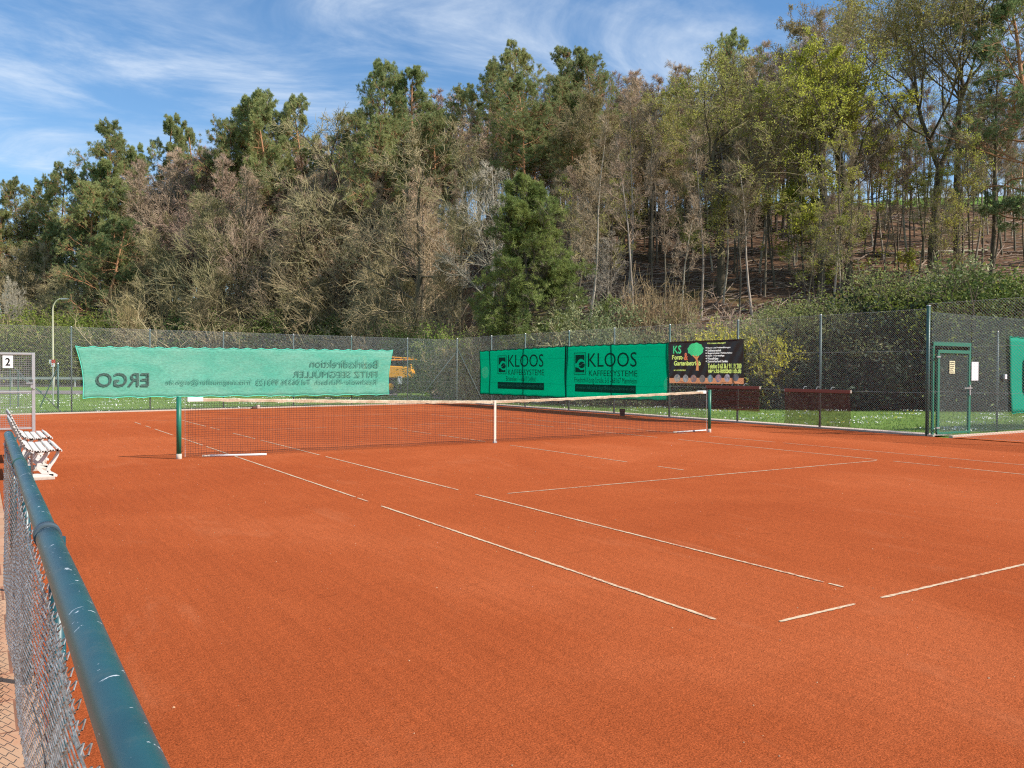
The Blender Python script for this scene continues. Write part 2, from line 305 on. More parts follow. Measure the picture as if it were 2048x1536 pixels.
# paved walkway outside the low fence
pv = bpy.data.materials.new('paving'); pv.use_nodes = True; t = pv.node_tree; b = t.nodes['Principled BSDF']; b.inputs['Roughness'].default_value = .9
tco = N(t, 'ShaderNodeTexCoord').outputs['Object']
br = N(t, 'ShaderNodeTexBrick'); t.links.new(tco, br.inputs['Vector']); br.inputs['Scale'].default_value = 1; br.inputs['Brick Width'].default_value = .8; br.inputs['Row Height'].default_value = .4; br.inputs['Mortar Size'].default_value = .008
br.inputs['Color1'].default_value = (.50, .30, .18, 1); br.inputs['Color2'].default_value = (.43, .25, .14, 1); br.inputs['Mortar'].default_value = (.20, .09, .05, 1)
dst = ramp(t, tn(t, 2.2, 9, tco, .7), [(.42, (0, 0, 0)), (.7, (.7, .7, .7))]); mxp = N(t, 'ShaderNodeMix', data_type='RGBA'); t.links.new(dst, mxp.inputs[0]); t.links.new(br.outputs[0], mxp.inputs[6]); mxp.inputs[7].default_value = (.46, .17, .08, 1)
t.links.new(mxp.outputs[2], b.inputs['Base Color'])
sheet('walkway', [(-13.5, -24), (-9.104, -24), (-9.104, 2.996), (-13.5, 2.996)], .006, pv)
# asphalt road beyond the grass, second carriageway with guard rail
asph = mat('asphalt', (.20, .175, .165), .9, noise=.2, nscale=2, bump=.3, bscale=30)
def strip(name, us, d0, d1, z, mt):
    P = [at(u, d0)[:2] for u in us]+[at(u, d1)[:2] for u in us[::-1]]; o = sheet(name, [(p[0], p[1]) for p in P], z, mt); return o
strip('road', [-2500, 795], 52, 60, .01, asph)
strip('road', [-2500, 560], 74, 81, .01, asph)
# ------------------------------------------------------------------ court lines
ln = bpy.data.materials.new('court line'); ln.use_nodes = True; t = ln.node_tree; b = t.nodes['Principled BSDF']; b.inputs['Roughness'].default_value = .8
tco = N(t, 'ShaderNodeTexCoord').outputs['Object']
wn = ramp(t, tn(t, 26, 8, tco, .8), [(.44, (0, 0, 0)), (.56, (1, 1, 1))]); wn2 = ramp(t, tn(t, 1.1, 4, tco, .6), [(.38, (.25, .25, .25)), (.62, (1, 1, 1))])
mw = N(t, 'ShaderNodeMath', operation='MULTIPLY'); t.links.new(wn, mw.inputs[0]); t.links.new(wn2, mw.inputs[1])
mxl = N(t, 'ShaderNodeMix', data_type='RGBA'); t.links.new(mw.outputs[0], mxl.inputs[0]); mxl.inputs[6].default_value = (.66, .52, .34, 1); mxl.inputs[7].default_value = (.40, .11, .045, 1); t.links.new(mxl.outputs[2], b.inputs['Base Color'])
rl = random.Random(4)
def cline(p, q, name='court_line', wd=.040):
    p = Vector((p[0], p[1], .004)); q = Vector((q[0], q[1], .004)); L = (q-p).length; d = (q-p)/L; n = Vector((-d.y, d.x, 0)); k = max(2, int(L/.035))
    b = MB(); V = []
    for i in range(k+1):
        c = p+d*L*i/k; wa = wd/2*(1-.45*rl.random()); wb = wd/2*(1-.45*rl.random())
        if i in (0, k): wa *= .5; wb *= .7
        V += [c-n*wa, c+n*wb]
    b.add(V, [(2*i, 2*i+2, 2*i+3, 2*i+1) for i in range(k)]); tag(b.build(name, ln), kind='structure')
def segs(axis_, c, ivs):
    for a, b_ in ivs:
        p, q = ((c, a), (c, b_)) if axis_ == 'y' else ((a, c), (b_, c)); cline(p, q)
yp = lambda u, v: float(onz(u, v)[1]); xp = lambda u, v: float(onz(u, v)[0])
segs('y', -5.46, [(yp(1430, 1240), yp(766, 1012)), (yp(739, 1003), yp(718, 996)), (yp(714, 994.5), -.35), (-.3, 2.2), (2.5, 5.2), (5.6, 8.0), (8.6, 9.4), (10.2, 11.3)])
segs('y', -4.09, [(yp(1685, 1175), yp(1656, 1167.5)), (yp(1648, 1165), yp(952, 989)), (yp(921, 980), -.9), (-.6, 3.2), (3.6, 5.6), (6.9, 7.9), (8.4, 11.5)])
segs('y', 4.09, [(-9.2, -7.6), (-7.45, -6.6), (-6.3, -1.3), (-.6, 3.0), (3.6, 7.5), (8, 11)])
segs('y', 5.46, [(-11, -3.1), (-2.9, -.9), (-.2, 3.0), (3.5, 8), (8.4, 11)])
segs('y', 0, [(-5.7, -5.1), (-4.35, -.6), (.4, 2.6), (3, 4.6), (4.9, 5.7)])
segs('x', -6.40, [(xp(1013, 987), 3.92)])
segs('x', 6.40, [(-3.0, -1.4), (-.9, .3), (1.2, 2.3), (3, 3.9)])
segs('x', 11.86, [(-5.1, -4.0), (-3.2, -.6), (.2, 3.9)])
segs('x', -11.86, [(xp(1560, 1244), xp(1715, 1210)), (xp(1766, 1197), 5.3)])
# ------------------------------------------------------------------ fences
def chain(plane, s0, s1, z0, z1, step, r, off=0., piece=.55, wob=.006, seed=1):
    """woven diagonals as real wires"""
    rg = np.random.default_rng(seed); h = z1-z0; A = []; B = []; RR = []
    for sg in (1, -1):
        c = np.arange(s0-h-step, s1+step, step) if sg > 0 else np.arange(s0, s1+h+step, step)
        for c0 in c:
            a = max(0, (s0-c0)*sg if sg > 0 else c0-s1); b_ = min(h, (s1-c0) if sg > 0 else c0-s0)
            if b_-a < .02: continue
            n = max(1, int(round((b_-a)/piece))); tt = np.linspace(a, b_, n+1)
            S = c0+sg*tt; O = off+sg*r*.7+wob*np.sin(S*2.1+tt*1.7)
            P = plane.O[None]+plane.e[None]*S[:, None]+plane.n[None]*O[:, None]+np.array([0, 0, 1.])[None]*(z0+tt)[:, None]
            A.append(P[:-1]); B.append(P[1:]); RR.append(np.full(n, r*(.8 if sg > 0 else 1.25)))  # falling diagonals thicker: their sunlit brightness put into the wire shape
    A = np.concatenate(A); B = np.concatenate(B); return A, B, np.concatenate(RR)
def prisms(A, B, ra, rb, k=3):
    D = B-A; L = np.linalg.norm(D, axis=1, keepdims=True); D = D/np.maximum(L, 1e-9)
    ref = np.where(np.abs(D[:, 2:3]) > .9, np.array([[1., 0, 0]]), np.array([[0, 0, 1.]])); U = np.cross(D, ref); U /= np.linalg.norm(U, axis=1, keepdims=True); W = np.cross(D, U)
    an = 2*np.pi*np.arange(k)/k; C = np.cos(an)[None, :, None]; S = np.sin(an)[None, :, None]
    ring = U[:, None]*C+W[:, None]*S
    V = np.concatenate([A[:, None]+ring*ra[:, None, None], B[:, None]+ring*rb[:, None, None]], 1).reshape(-1, 3)
    n = len(A); j = np.arange(k); q = np.stack([j, (j+1) % k, k+(j+1) % k, k+j], 1); Q = (np.arange(n)[:, None, None]*2*k+q[None]).reshape(-1, 4)
    return V, Q
def wires(name, A, B, r, mt, parent=None, k=3):
    V, Q = prisms(A, B, r, r, k); return meshobj(name, nmesh(name, V, Q, [mt]), parent)
def hwire(plane, s0, s1, z, r=.002, off=0.):
    return plane.P(s0, z, off)[None], plane.P(s1, z, off)[None]
def fence(label, plane, s0, s1, h, posts, braces=(), cat='fence', wire='wire', step=.0565, r=.0014, postr=.024, pmat='post_grey', off=0.035, seed=1, zb=.03):
    f = empty('chain_link_fence', (0, 0, 0), label, cat)
    A, B, rr = chain(plane, s0, s1, zb, h, step, r, off, seed=seed)
    mesh = wires('wire_mesh', A, B, rr, M[wire], f)
    for z in (zb+.02, h*.34, h*.67, h-.01):
        A = []; B = []; ss = np.linspace(s0, s1, 41); zz = z-.006*np.abs(np.sin(ss*1.2))
        for i in range(40): A.append(plane.P(ss[i], zz[i], off)); B.append(plane.P(ss[i+1], zz[i+1], off))
        wires('tension_wire', np.array(A), np.array(B), np.full(len(A), .0021), M[wire], f)
    for i, (s, ph, pr, pm) in enumerate(posts):
        b = MB(); p = plane.P(s, 0, 0); b.tube(p-np.array([0, 0, .1]), p+np.array([0, 0, ph]), pr, k=12); o = b.build('post', M[pm], f, smooth=True)
        c = MB(); c.tube(p+np.array([0, 0, ph]), p+np.array([0, 0, ph+.02]), pr*1.15, pr*.8, k=12); c.build('cap', M['galv'], o)
    for (s, z, s2) in braces:
        b = MB(); b.tube(plane.P(s, z, .0), plane.P(s2, .0, -.0), .016, k=8); b.build('brace', M['post_grey'], f, smooth=True)
    return f
ex = Vector((1, GS, 0)).normalized()
PB = Plane((-6.57, 17.6), (ex.x, ex.y), (ex.y, -ex.x))          # back fence
PR = Plane((10.10, 20.1), (0, -1), (-1, 0))                      # right fence
PG = Plane((10.10, -3.60), (1, 0), (0, -1))                      # fence with green gate
sb = [PB.px(u, 740)[0] for u in (143, 300, 447, 587, 703, 815)]
SC = float((np.array([10.1, 20.1, 0])-PB.O)@PB.e)
fence('long grey chain link fence behind the far baseline, with the pale green banner', PB, -9.5, SC, 3.02, [(-7.0, 3.0, .024, 'post_grey')]+[(s, 3.02, .024, 'post_green' if i == 4 else 'post_grey') for i, s in enumerate(sb)], braces=[(-1.9, 1.75, PB.px(126, 828)[0]), (SC, 2.5, SC-2.4)], seed=2)
sr = [20.1-y for y in (16.9, 14.15, 11.05, 8.3, 5.42, 2.45, -.5)]
fence('grey chain link fence along the right side, carrying emerald and brown banners', PR, 0, 23.7, 3.10, [(0, 3.08, .03, 'post_grey')]+[(s, 3.1, .031, 'post_green' if i in (2, 4) else 'post_grey') for i, s in enumerate(sr)]+[(23.68, 3.16, .045, 'post_green')], braces=[(0.05, 2.6, 2.6)], seed=3)
fence('chain link fence on the near side of the tall green post, red court behind it', PR, 23.7, 31.5, 3.22, [(27.2, 3.2, .026, 'post_grey'), (30.6, 3.2, .026, 'post_grey')], wire='wire', r=.0019, seed=4, step=.068)
fence('chain link fence beyond the green gate, with the turquoise banner', PG, 1.82, 17, 3.0, [(PG.px(1995, 740)[0], 2.62, .026, 'post_grey'), (6.4, 2.6, .026, 'post_grey'), (9.6, 2.6, .026, 'post_grey')], wire='wire_green', seed=5, step=.060, r=.0018)
A, B, rr = chain(PG, .06, 1.82, 2.28, 3.0, .06, .0018, .03)
f2 = empty('chain_link_fence', (0, 0, 0), 'short chain link panel filling the space above the green gate', 'fence'); wires('wire_mesh', A, B, rr, M['wire_green'], f2)
A, B = [PG.P(.06, 3.0, .03)], [PG.P(1.82, 3.0, .03)]; wires('tension_wire', np.array(A), np.array(B), np.array([.003]), M['wire_green'], f2)
# low fences out on the grass behind the left end
PF = Plane(tuple(at(0, 33)[:2]), (math.cos(YAW), -math.sin(YAW)), (-math.sin(YAW), -math.cos(YAW)))
f3 = empty('corner_post', (0, 0, 0), 'green post with a diagonal brace standing on the grass by the street lamp', 'post')
p0 = Vector(PF.P((116-0)/F*33, 0)); b = MB(); b.tube(p0, p0+Vector((0, 0, 1.75)), .035, k=10); b.build('pole', M['post_green'], f3, smooth=True)
b = MB(); b.tube(p0+Vector((0, 0, 1.65)), Vector(PF.P(80/F*33, .05)), .022, k=8); b.build('brace', M['post_green'], f3)
b = MB(); b.tube(p0+Vector((0, 0, 1.75)), p0+Vector((0, 0, 1.79)), .04, .02, k=10); b.build('cap', M['galv'], f3)
PW = Plane(tuple(at(-60, 34)[:2]), (math.cos(YAW), -math.sin(YAW)), (-math.sin(YAW), -math.cos(YAW)))
f4 = empty('low_mesh_fence', (0, 0, 0), 'low green mesh fence on the grass seen through the gate marked 2', 'fence')
for s in (0.3, (20+60)/F*34, (36+60)/F*34): b = MB(); q_ = PW.P(s, 0); b.tube(q_, q_+np.array([0, 0, 1.5]), .022, k=8); b.build('post', M['post_green'], f4)
A = []; B = []
for z in np.arange(.1, 1.45, .12): A.append(PW.P(0, z)); B.append(PW.P(1.95, z))
wires('wire_mesh', np.array(A), np.array(B), np.full(len(A), .004), M['wire'], f4)
b = MB(); b.tube(PW.P(1.95, 1.3), PW.P(2.9, .6), .018, k=8); b.build('brace', M['post_green'], f4)

# ------------------------------------------------------------------ green gate and its notices
gt = empty('green_gate', tuple(PG.P(.95, 0)), 'dark green metal gate standing beside the tall fence post', 'gate')
def gpart(mb, name, mt, par=gt, **k):
    mb.v = [(x-gt.location.x, y-gt.location.y, z) for x, y, z in mb.v]; return mb.build(name, mt, par, **k)
def bar(mb, a, z0, b_, z1, wx, off=0., pl=PG, dep=.05):
    p, q = Vector(pl.P(a, z0, off)), Vector(pl.P(b_, z1, off)); d = q-p; L = d.length; d.normalize(); n = Vector(pl.n); s_ = d.cross(n); Mx = Matrix((s_, n, d)).transposed()
    mb.box((p+q)/2, (wx, dep, L), Mx)
b = MB(); bar(b, .18, 0, .18, 2.27, .06); bar(b, 1.80, 0, 1.80, 2.27, .06); bar(b, .15, 2.25, 1.83, 2.25, .10, .003); gpart(b, 'gate_frame', M['gate_green'], bevel=.004)
b = MB(); bar(b, .30, .05, .30, 2.08, .09, .06); bar(b, 1.66, .05, 1.66, 2.08, .06, .06); bar(b, .255, 2.06, 1.69, 2.06, .08, .063); bar(b, .255, .06, 1.69, .06, .05, .063); leaf = gpart(b, 'gate_leaf', M['gate_green'], bevel=.004)
A, B, rr = chain(PG, .34, 1.63, .08, 2.03, .05, .0016, .06); A -= np.array(gt.location); B -= np.array(gt.location); wires('wire_mesh', A, B, rr, M['wire_green'], leaf)
b = MB(); bar(b, 1.66, .98, 1.66, 1.24, .04, .10, dep=.015); bar(b, 1.36, 1.16, 1.70, 1.16, .025, .13, dep=.02); gpart(b, 'handle', M['galv'], leaf)
for z in (.2, 1.93): b = MB(); bar(b, .20, z, .33, z, .035, .09, dep=.03); gpart(b, 'hinge', M['galv'])
def notice(name, label, cat, pl, a0, z0, a1, z1, off, mt, lines=0, inkm=None):
    o = empty(name, tuple(pl.P((a0+a1)/2, z0, off)), label, cat); L = o.location
    b = MB(); bar(b, (a0+a1)/2, z0, (a0+a1)/2, z1, a1-a0, off, pl, .004); b.v = [(x-L.x, y-L.y, z-L.z) for x, y, z in b.v]; b.build('sheet', mt, o)
    if lines:
        b = MB(); rg = random.Random(lines)
        for i in range(lines):
            z = z1-(z1-z0)*(i+.8)/(lines+.6); wd_ = (a1-a0)*(.55+.3*rg.random()); bar(b, a0+(a1-a0)*.1, z, a0+(a1-a0)*.1+wd_, z, (z1-z0)/(lines+1)*.35, off+.004, pl, .002)
        b.v = [(x-L.x, y-L.y, z-L.z) for x, y, z in b.v]; b.build('printed_lines', inkm or M['ink'], o)
    return o
s0_, z0_ = PG.px(1893, 747); s1_, z1_ = PG.px(1904, 722)
notice('notice_sheet', 'small faded yellow notice with dark lines, hung on the green gate', 'notice', PG, s0_, z0_, s1_, z1_, .075, M['yellowpaper'], 6)
s0_, z0_ = PG.px(1939, 761); s1_, z1_ = PG.px(1953, 724)
notice('notice_sheet', 'plain white notice on the fence just beyond the green gate', 'notice', PG, s0_, z0_, s1_, z1_, .05, M['paper'], 0)
s0_, z0_ = PG.px(2000, 757); s1_, z1_ = PG.px(2007, 750)
bx = empty('switch_box', tuple(PG.P(s0_, z0_, .06)), 'small grey and white box fixed on the fence post left of the turquoise banner', 'box')
b = MB(); L = bx.location; c_ = PG.P((s0_+s1_)/2, (z0_+z1_)/2, .08); b.box(Vector(c_)-L, (.10, .07, .12)); b.build('housing', M['paper'], bx, bevel=.008)
b = MB(); b.box(Vector(PG.P((s0_+s1_)/2-.08, (z0_+z1_)/2, .07))-L, (.07, .07, .12)); b.build('socket', M['post_grey'], bx, bevel=.008)

# ------------------------------------------------------------------ text helper
def text_geo(s, font=None):
    c = bpy.data.curves.new('t', 'FONT'); c.body = s; c.resolution_u = 3; o = bpy.data.objects.new('t', c); COL.objects.link(o)
    bpy.context.view_layer.update(); dg = bpy.context.evaluated_depsgraph_get(); me = bpy.data.meshes.new_from_object(o.evaluated_get(dg))
    V = [tuple(v.co) for v in me.vertices]; Fs = [tuple(p.vertices) for p in me.polygons]; bpy.data.objects.remove(o); bpy.data.curves.remove(c); bpy.data.meshes.remove(me); return V, Fs
def put_text(mb, s, fn, box, mirror=False, shear=0., fat=0.):
    """fn(a,z) -> 3d ; box = (a0,z0,a1,z1) bottom left, top right"""
    V, Fs = text_geo(s); X0 = min(v[0] for v in V); X1 = max(v[0] for v in V); Y0 = min(v[1] for v in V); Y1 = max(v[1] for v in V); a0, z0, a1, z1 = box
    P = []
    for x, y, _ in V:
        tx = (x-X0)/(X1-X0); ty = (y-Y0)/(Y1-Y0); tx = tx+shear*(ty-.5)
        if mirror: tx = 1-tx
        P.append(fn(a0+(a1-a0)*tx, z0+(z1-z0)*ty))
    mb.add(P, Fs)
    if fat:
        for ox, oz in ((fat, 0), (-fat, 0), (0, fat*.8), (0, -fat*.8)):
            mb.add([fn(a0+(a1-a0)*((1-(x-X0)/(X1-X0)) if mirror else (x-X0)/(X1-X0))+ox, z0+(z1-z0)*(y-Y0)/(Y1-Y0)+oz) for x, y, _ in V], Fs)
def cloth(name, pl, corners, nxx, nzz, off, mt, parent, scal=.0, scn=16, sag=.0, wave=.012, seed=0, side=.0):
    """corners: (s,z) bl, br, tr, tl ; returns bilinear map"""
    (bl, br_, tr, tl) = [np.array(c, float) for c in corners]; rg = np.random.default_rng(seed); ph = rg.random(6)*6
    def W(a, c):
        return off+wave*(np.sin(a*9+ph[0]+c*2)*.5+np.sin(a*23+ph[1]-c*5)*.3+np.sin(c*7+ph[2]+a*4)*.35)
    def mp_(a, c, extra=0.):
        p = (bl*(1-a)+br_*a)*(1-c)+(tl*(1-a)+tr*a)*c
        s_ = p[0]; z = p[1]
        e = abs(math.sin(a*math.pi*scn)); 
        z += -scal*e*max(0, (c-.8)/.2)+scal*.8*abs(math.sin(a*math.pi*scn*.55))*max(0, (.2-c)/.2)-sag*math.sin(math.pi*a)*c
        s_ += side*(math.sin(math.pi*c)**1)*(max(0, (.12-a)/.12)-max(0, (a-.88)/.12))
        return pl.P(s_, z, W(a, c)+extra)
    V = [mp_(i/nxx, j/nzz) for j in range(nzz+1) for i in range(nxx+1)]
    Fs = [(j*(nxx+1)+i, j*(nxx+1)+i+1, (j+1)*(nxx+1)+i+1, (j+1)*(nxx+1)+i) for j in range(nzz) for i in range(nxx)]
    b = MB(); b.add(V, Fs); o = b.build(name, mt, parent, smooth=True); sol = o.modifiers.new('s', 'SOLIDIFY'); sol.thickness = .0015
    return mp_, o
def hem(mp_, parent, mt, r=.010, n=90, name='hem', sides='tblr'):
    b = MB()
    if 't' in sides: b.path([mp_(i/n, 1, .004) for i in range(n+1)], r, 5)
    if 'b' in sides: b.path([mp_(i/n, 0, .004) for i in range(n+1)], r, 5)
    if 'l' in sides: b.path([mp_(0, i/20, .004) for i in range(21)], r, 5)
    if 'r' in sides: b.path([mp_(1, i/20, .004) for i in range(21)], r, 5)
    return b.build(name, mt, parent)
# pale ERGO windscreen, seen from its back
def clothmat(name, c1, c2, tcol, alpha, trans=.5, nsc=1.2, str_=(1, 1, 14)):
    mt = mat(name, c1, .85, noise=.22, nscale=nsc, col2=c2, trans=trans, transcol=tcol, alpha=alpha, spec=.15, n2=9, stretch=str_); return mt
M['ergo'] = clothmat('pale green mesh cloth', (.16, .56, .42), (.27, .62, .48), (.16, .58, .42), .76, .35, .9, (1, 1, 3))
M['ergohem'] = mat('turquoise hem', (.12, .72, .52), .7)
M['ergotext'] = mat('print showing through pale cloth', (.055, .20, .15), .9, noise=.2, nscale=9, alpha=.85)
M['ergotext2'] = mat('faded grey print', (.13, .24, .20), .9, noise=.3, nscale=9, alpha=.85)
bn = empty('banner', (0, 0, 0), 'long pale green windscreen with mirrored ERGO lettering on the far fence', 'banner')
mpE, _ = cloth('cloth', PB, (PB.px(164, 797), PB.px(775, 790), PB.px(783, 700), PB.px(149, 692)), 150, 14, .11, M['ergo'], bn, scal=.055, scn=23, wave=.018, seed=3, side=.10)
hem(mpE, bn, M['ergohem'], .013, 180)
def onE(a, z): return PB.P(a, z, .165)
def boxE(u0, v0, u1, v1): a0, z0 = PB.px(u0, v0); a1, z1 = PB.px(u1, v1); return (a0, z0, a1, z1)
tb = MB(); put_text(tb, 'ERGO', onE, boxE(190, 773, 295, 746), True, fat=.012); tb.build('lettering', M['ergotext2'], bn)
tb = MB(); put_text(tb, 'Bezirksdirektion', onE, boxE(617, 734, 753, 720), True); put_text(tb, 'FRITZ SEEGMÜLLER', onE, boxE(583, 754, 752, 739), True)
put_text(tb, 'Rieschweiler-Mühlbach  Tel 06336 993123', onE, boxE(510, 769, 751, 757), True); put_text(tb, 'fritz.seegmueller@ergo.de', onE, boxE(329, 771, 500, 757), True); tb.build('lettering', M['ergotext'], bn)
# KLOOS windscreens
M['kloos'] = mat('emerald mesh cloth', (.0, .25, .17), .8, noise=.10, nscale=2.0, trans=.74, transcol=(.0, .66, .46), spec=.1, n2=7, stretch=(1, 1, 6), alpha=.97)
M['kloosd'] = mat('dark green print', (.0, .055, .045), .85, trans=.5, transcol=(0, .10, .07))
M['klooshem'] = mat('dark green hem', (.0, .12, .07), .8, trans=.4)
def kloos(label, c, L, logo, name2, addr, addrt, web, seed, seam):
    bn = empty('banner', (0, 0, 0), label, 'banner')
    mp_, _ = cloth('cloth', PR, [PR.px(*p) for p in c], 100, 20, .062, M['kloos'], bn, scal=.030, scn=12, wave=.024, seed=seed)
    hem(mp_, bn, M['klooshem'], .018, 80)
    fn = lambda a, z: PR.P(a, z, .10)
    def bx(u0, v0, u1, v1): a0, z0 = PR.px(u0, v0); a1, z1 = PR.px(u1, v1); return a0, z0, a1, z1
    tb = MB(); put_text(tb, 'KLOOS', fn, bx(*name2[0])); put_text(tb, 'KAFFEESYSTEME', fn, bx(*name2[1])); put_text(tb, addrt, fn, bx(*addr)); tb.build('lettering', M['kloosd'], bn)
    # logo: framed dark square with a pale cup swirl
    a0, z0, a1, z1 = bx(*logo); W = a1-a0; H = z1-z0; lb = MB()
    def rect(mb, x0, y0, x1, y1, o=.101): mb.add([PR.P(a0+W*x, z0+H*y, o) for x, y in ((x0, y0), (x1, y0), (x1, y1), (x0, y1))], [(0, 1, 2, 3)])
    for r_ in ((0, 0, 1, .03), (0, .97, 1, 1), (0, .03, .04, .97), (.96, .03, 1, .97)): rect(lb, *r_)
    up = [(.12, .90), (.88, .90), (.88, .62), (.72, .70), (.52, .72), (.36, .64), (.24, .52), (.12, .50)]
    lo = [(.12, .10), (.88, .10), (.88, .24), (.70, .20), (.52, .22), (.38, .30), (.22, .32), (.12, .36)][::-1]
    ball = [(.66+.26*math.cos(t_), .44+.15*math.sin(t_)) for t_ in np.linspace(0, 6.283, 22)[:-1]]
    for poly in (up[::-1], lo[::-1], ball): lb.add([PR.P(a0+W*x, z0+H*y, .102) for x, y in poly], [tuple(range(len(poly)))])
    lb.build('logo', M['kloosd'], bn)
    sw = MB(); sw.path([PR.P(a0+W*x, z0+H*y, .108) for x, y in ((.42, .40), (.55, .40), (.66, .47), (.80, .50), (.95, .49))], .006, 5); sw.build('logo_stripe', M['ergohem'], bn)
    a0, z0, a1, z1 = bx(*web[0]); wb = MB(); wb.add([PR.P(x, y, .099) for x, y in ((a0, z0), (a1, z0), (a1, z1), (a0, z1))], [(0, 1, 2, 3)]); wb.build('web_panel', M['kloosd'], bn)
    tb = MB(); h_ = z1-z0; put_text(tb, 'www.kloos-kaffeesysteme.de', lambda a, z: PR.P(a, z, .105), (a0+.06, z0+h_*.2, a1-.06, z1-h_*.15)); tb.build('web_lettering', mat('light green print', (.03, .36, .22), .8, trans=.5), bn)
    return bn
kloos('emerald green windscreen with KLOOS print, the farther and smaller of the two', ((963, 788), (1133, 796), (1133, 692), (962, 702)), 0, (999, 748, 1017, 711), ((1020, 734, 1091, 708), (1020, 750, 1092, 739)), (1016, 762, 1075, 753), 'Birkenallee 1 - 66503 Dellfeld', ((999, 777, 1092, 766),), 1, 0)
kloos('emerald green windscreen with KLOOS print, next to the brown tree banner', ((1134, 796), (1338, 802), (1340, 685), (1134, 692)), 0, (1152, 749, 1176, 705), ((1180, 734, 1278, 704), (1182, 752, 1279, 741)), (1153, 768, 1278, 756), 'Friedrich-König-Straße 3-5 - 68167 Mannheim', ((1154, 783, 1276, 771),), 2, 0)
# brown forestry banner
M['ksbg'] = mat('dark brown vinyl', (.030, .021, .018), .4, noise=.2, nscale=3, spec=.4)
M['ksorange'] = mat('orange brown vinyl strip', (.72, .32, .17), .45, noise=.15, nscale=8, trans=.6)
M['ksgreen'] = mat('bright green vinyl', (.08, .62, .26), .5, trans=.7); M['kslime'] = mat('lime lettering', (.72, .85, .22), .5, trans=.7); M['kstrunk'] = mat('printed trunk', (.75, .30, .12), .5, trans=.7); M['kswhite'] = mat('white lettering', (.92, .88, .88), .5, trans=.7); M['ksred'] = mat('red ampersand', (.8, .2, .1), .5, trans=.7)
kb_ = empty('banner', (0, 0, 0), 'dark brown banner with a green tree and a row of round pictures', 'banner')
kc = [PR.px(*p) for p in ((1343, 766), (1491, 768), (1492, 678), (1342, 684))]
zk = lambda x, y: (1320+x/9.309, 660+y/9.309)
def bK(u0, v0, u1, v1): a0, z0 = PR.px(u0, v0); a1, z1 = PR.px(u1, v1); return a0, z0, a1, z1
def bz(x0, y0, x1, y1): return bK(*zk(x0, y0), *zk(x1, y1))
SHP = []                            # (part name, material, closed loops in banner coordinates)
def text_loops(s, box, bold=0.):
    V, Fs = text_geo(s); X0 = min(v[0] for v in V); X1 = max(v[0] for v in V); Y0 = min(v[1] for v in V); Y1 = max(v[1] for v in V); a0, z0, a1, z1 = box
    vm = {}; co = []; idx = []
    for x, y, _ in V:
        k_ = (round(x, 5), round(y, 5))
        if k_ not in vm: vm[k_] = len(co); co.append(k_)
        idx.append(vm[k_])
    cnt = {}
    for f in Fs:
        for p, q in zip(f, f[1:]+f[:1]):
            p, q = idx[p], idx[q]
            if p != q: cnt[(p, q)] = cnt.get((p, q), 0)+1
    nx_ = {}; 
    for (p, q) in cnt:
        if (q, p) not in cnt: nx_[p] = q
    loops = []; left = set(nx_)
    while left:
        st_ = left.pop(); lp = [st_]; c = nx_[st_]
        while c in left: left.discard(c); lp.append(c); c = nx_[c]
        if len(lp) > 2:
            pts = [(a0+(a1-a0)*(co[i][0]-X0)/(X1-X0), z0+(z1-z0)*(co[i][1]-Y0)/(Y1-Y0)) for i in lp]
            if bold:
                n_ = len(pts); o_ = []
                for i in range(n_):
                    e_ = Vector(pts[(i+1) % n_])-Vector(pts[i-1]); e_ = e_.normalized() if e_.length > 1e-9 else Vector((0, 0)); o_.append((pts[i][0]+e_.y*bold, pts[i][1]-e_.x*bold))
                pts = o_
            loops.append(pts)
    return loops
ell = lambda cx, cz, ra_, rb_, n_=26: [(cx+ra_*math.cos(t_), cz+rb_*math.sin(t_)) for t_ in np.linspace(0, 2*math.pi, n_+1)[:-1]]
for i, (x, y) in enumerate(((355, 897), (510, 902), (662, 905), (820, 908), (975, 905), (1122, 900), (1285, 893), (1448, 885))):
    ax, az = PR.px(*zk(x, y)); ww = abs(PR.px(*zk(x+57, y))[0]-ax); hh = abs(PR.px(*zk(x, y-72))[1]-az)
    pcs = [(.6, .5, .40), (.45, .45, .46), (.55, .28, .16), (.30, .24, .20), (.22, .40, .52), (.75, .38, .28), (.52, .50, .62), (.18, .22, .28)]
    SHP.append(('round_picture', mat('round picture', pcs[i], .5, nscale=9, col2=tuple(c*.35+.05 for c in pcs[i][::-1]), trans=.5), [ell(ax, az, ww, hh)]))
tk = [zk(*p) for p in ((700, 755), (712, 600), (695, 540), (632, 478), (640, 462), (698, 500), (700, 462), (712, 465), (716, 505), (755, 476), (760, 490), (728, 540), (748, 640), (755, 755))]
SHP.append(('trunk_picture', M['kstrunk'], [[PR.px(*p) for p in tk]]))
cx, cz = PR.px(*zk(698, 365)); rr_ = abs(PR.px(*zk(845, 365))[0]-cx); rh = abs(PR.px(*zk(698, 240))[1]-cz)
SHP.append(('tree_picture', M['ksgreen'], [[(cx+rr_*math.cos(t_)*(1+.05*math.sin(t_*11)), cz+rh*math.sin(t_)*(1+.05*math.sin(t_*9+1))) for t_ in np.linspace(0, 2*math.pi, 60)[:-1]]]))
SHP.append(('lettering', M['ksgreen'], text_loops('KS', bz(280, 440, 435, 290), .008)))
SHP.append(('lettering', M['ksred'], text_loops('&', bz(490, 560, 555, 430), .008)))
lm_ = []
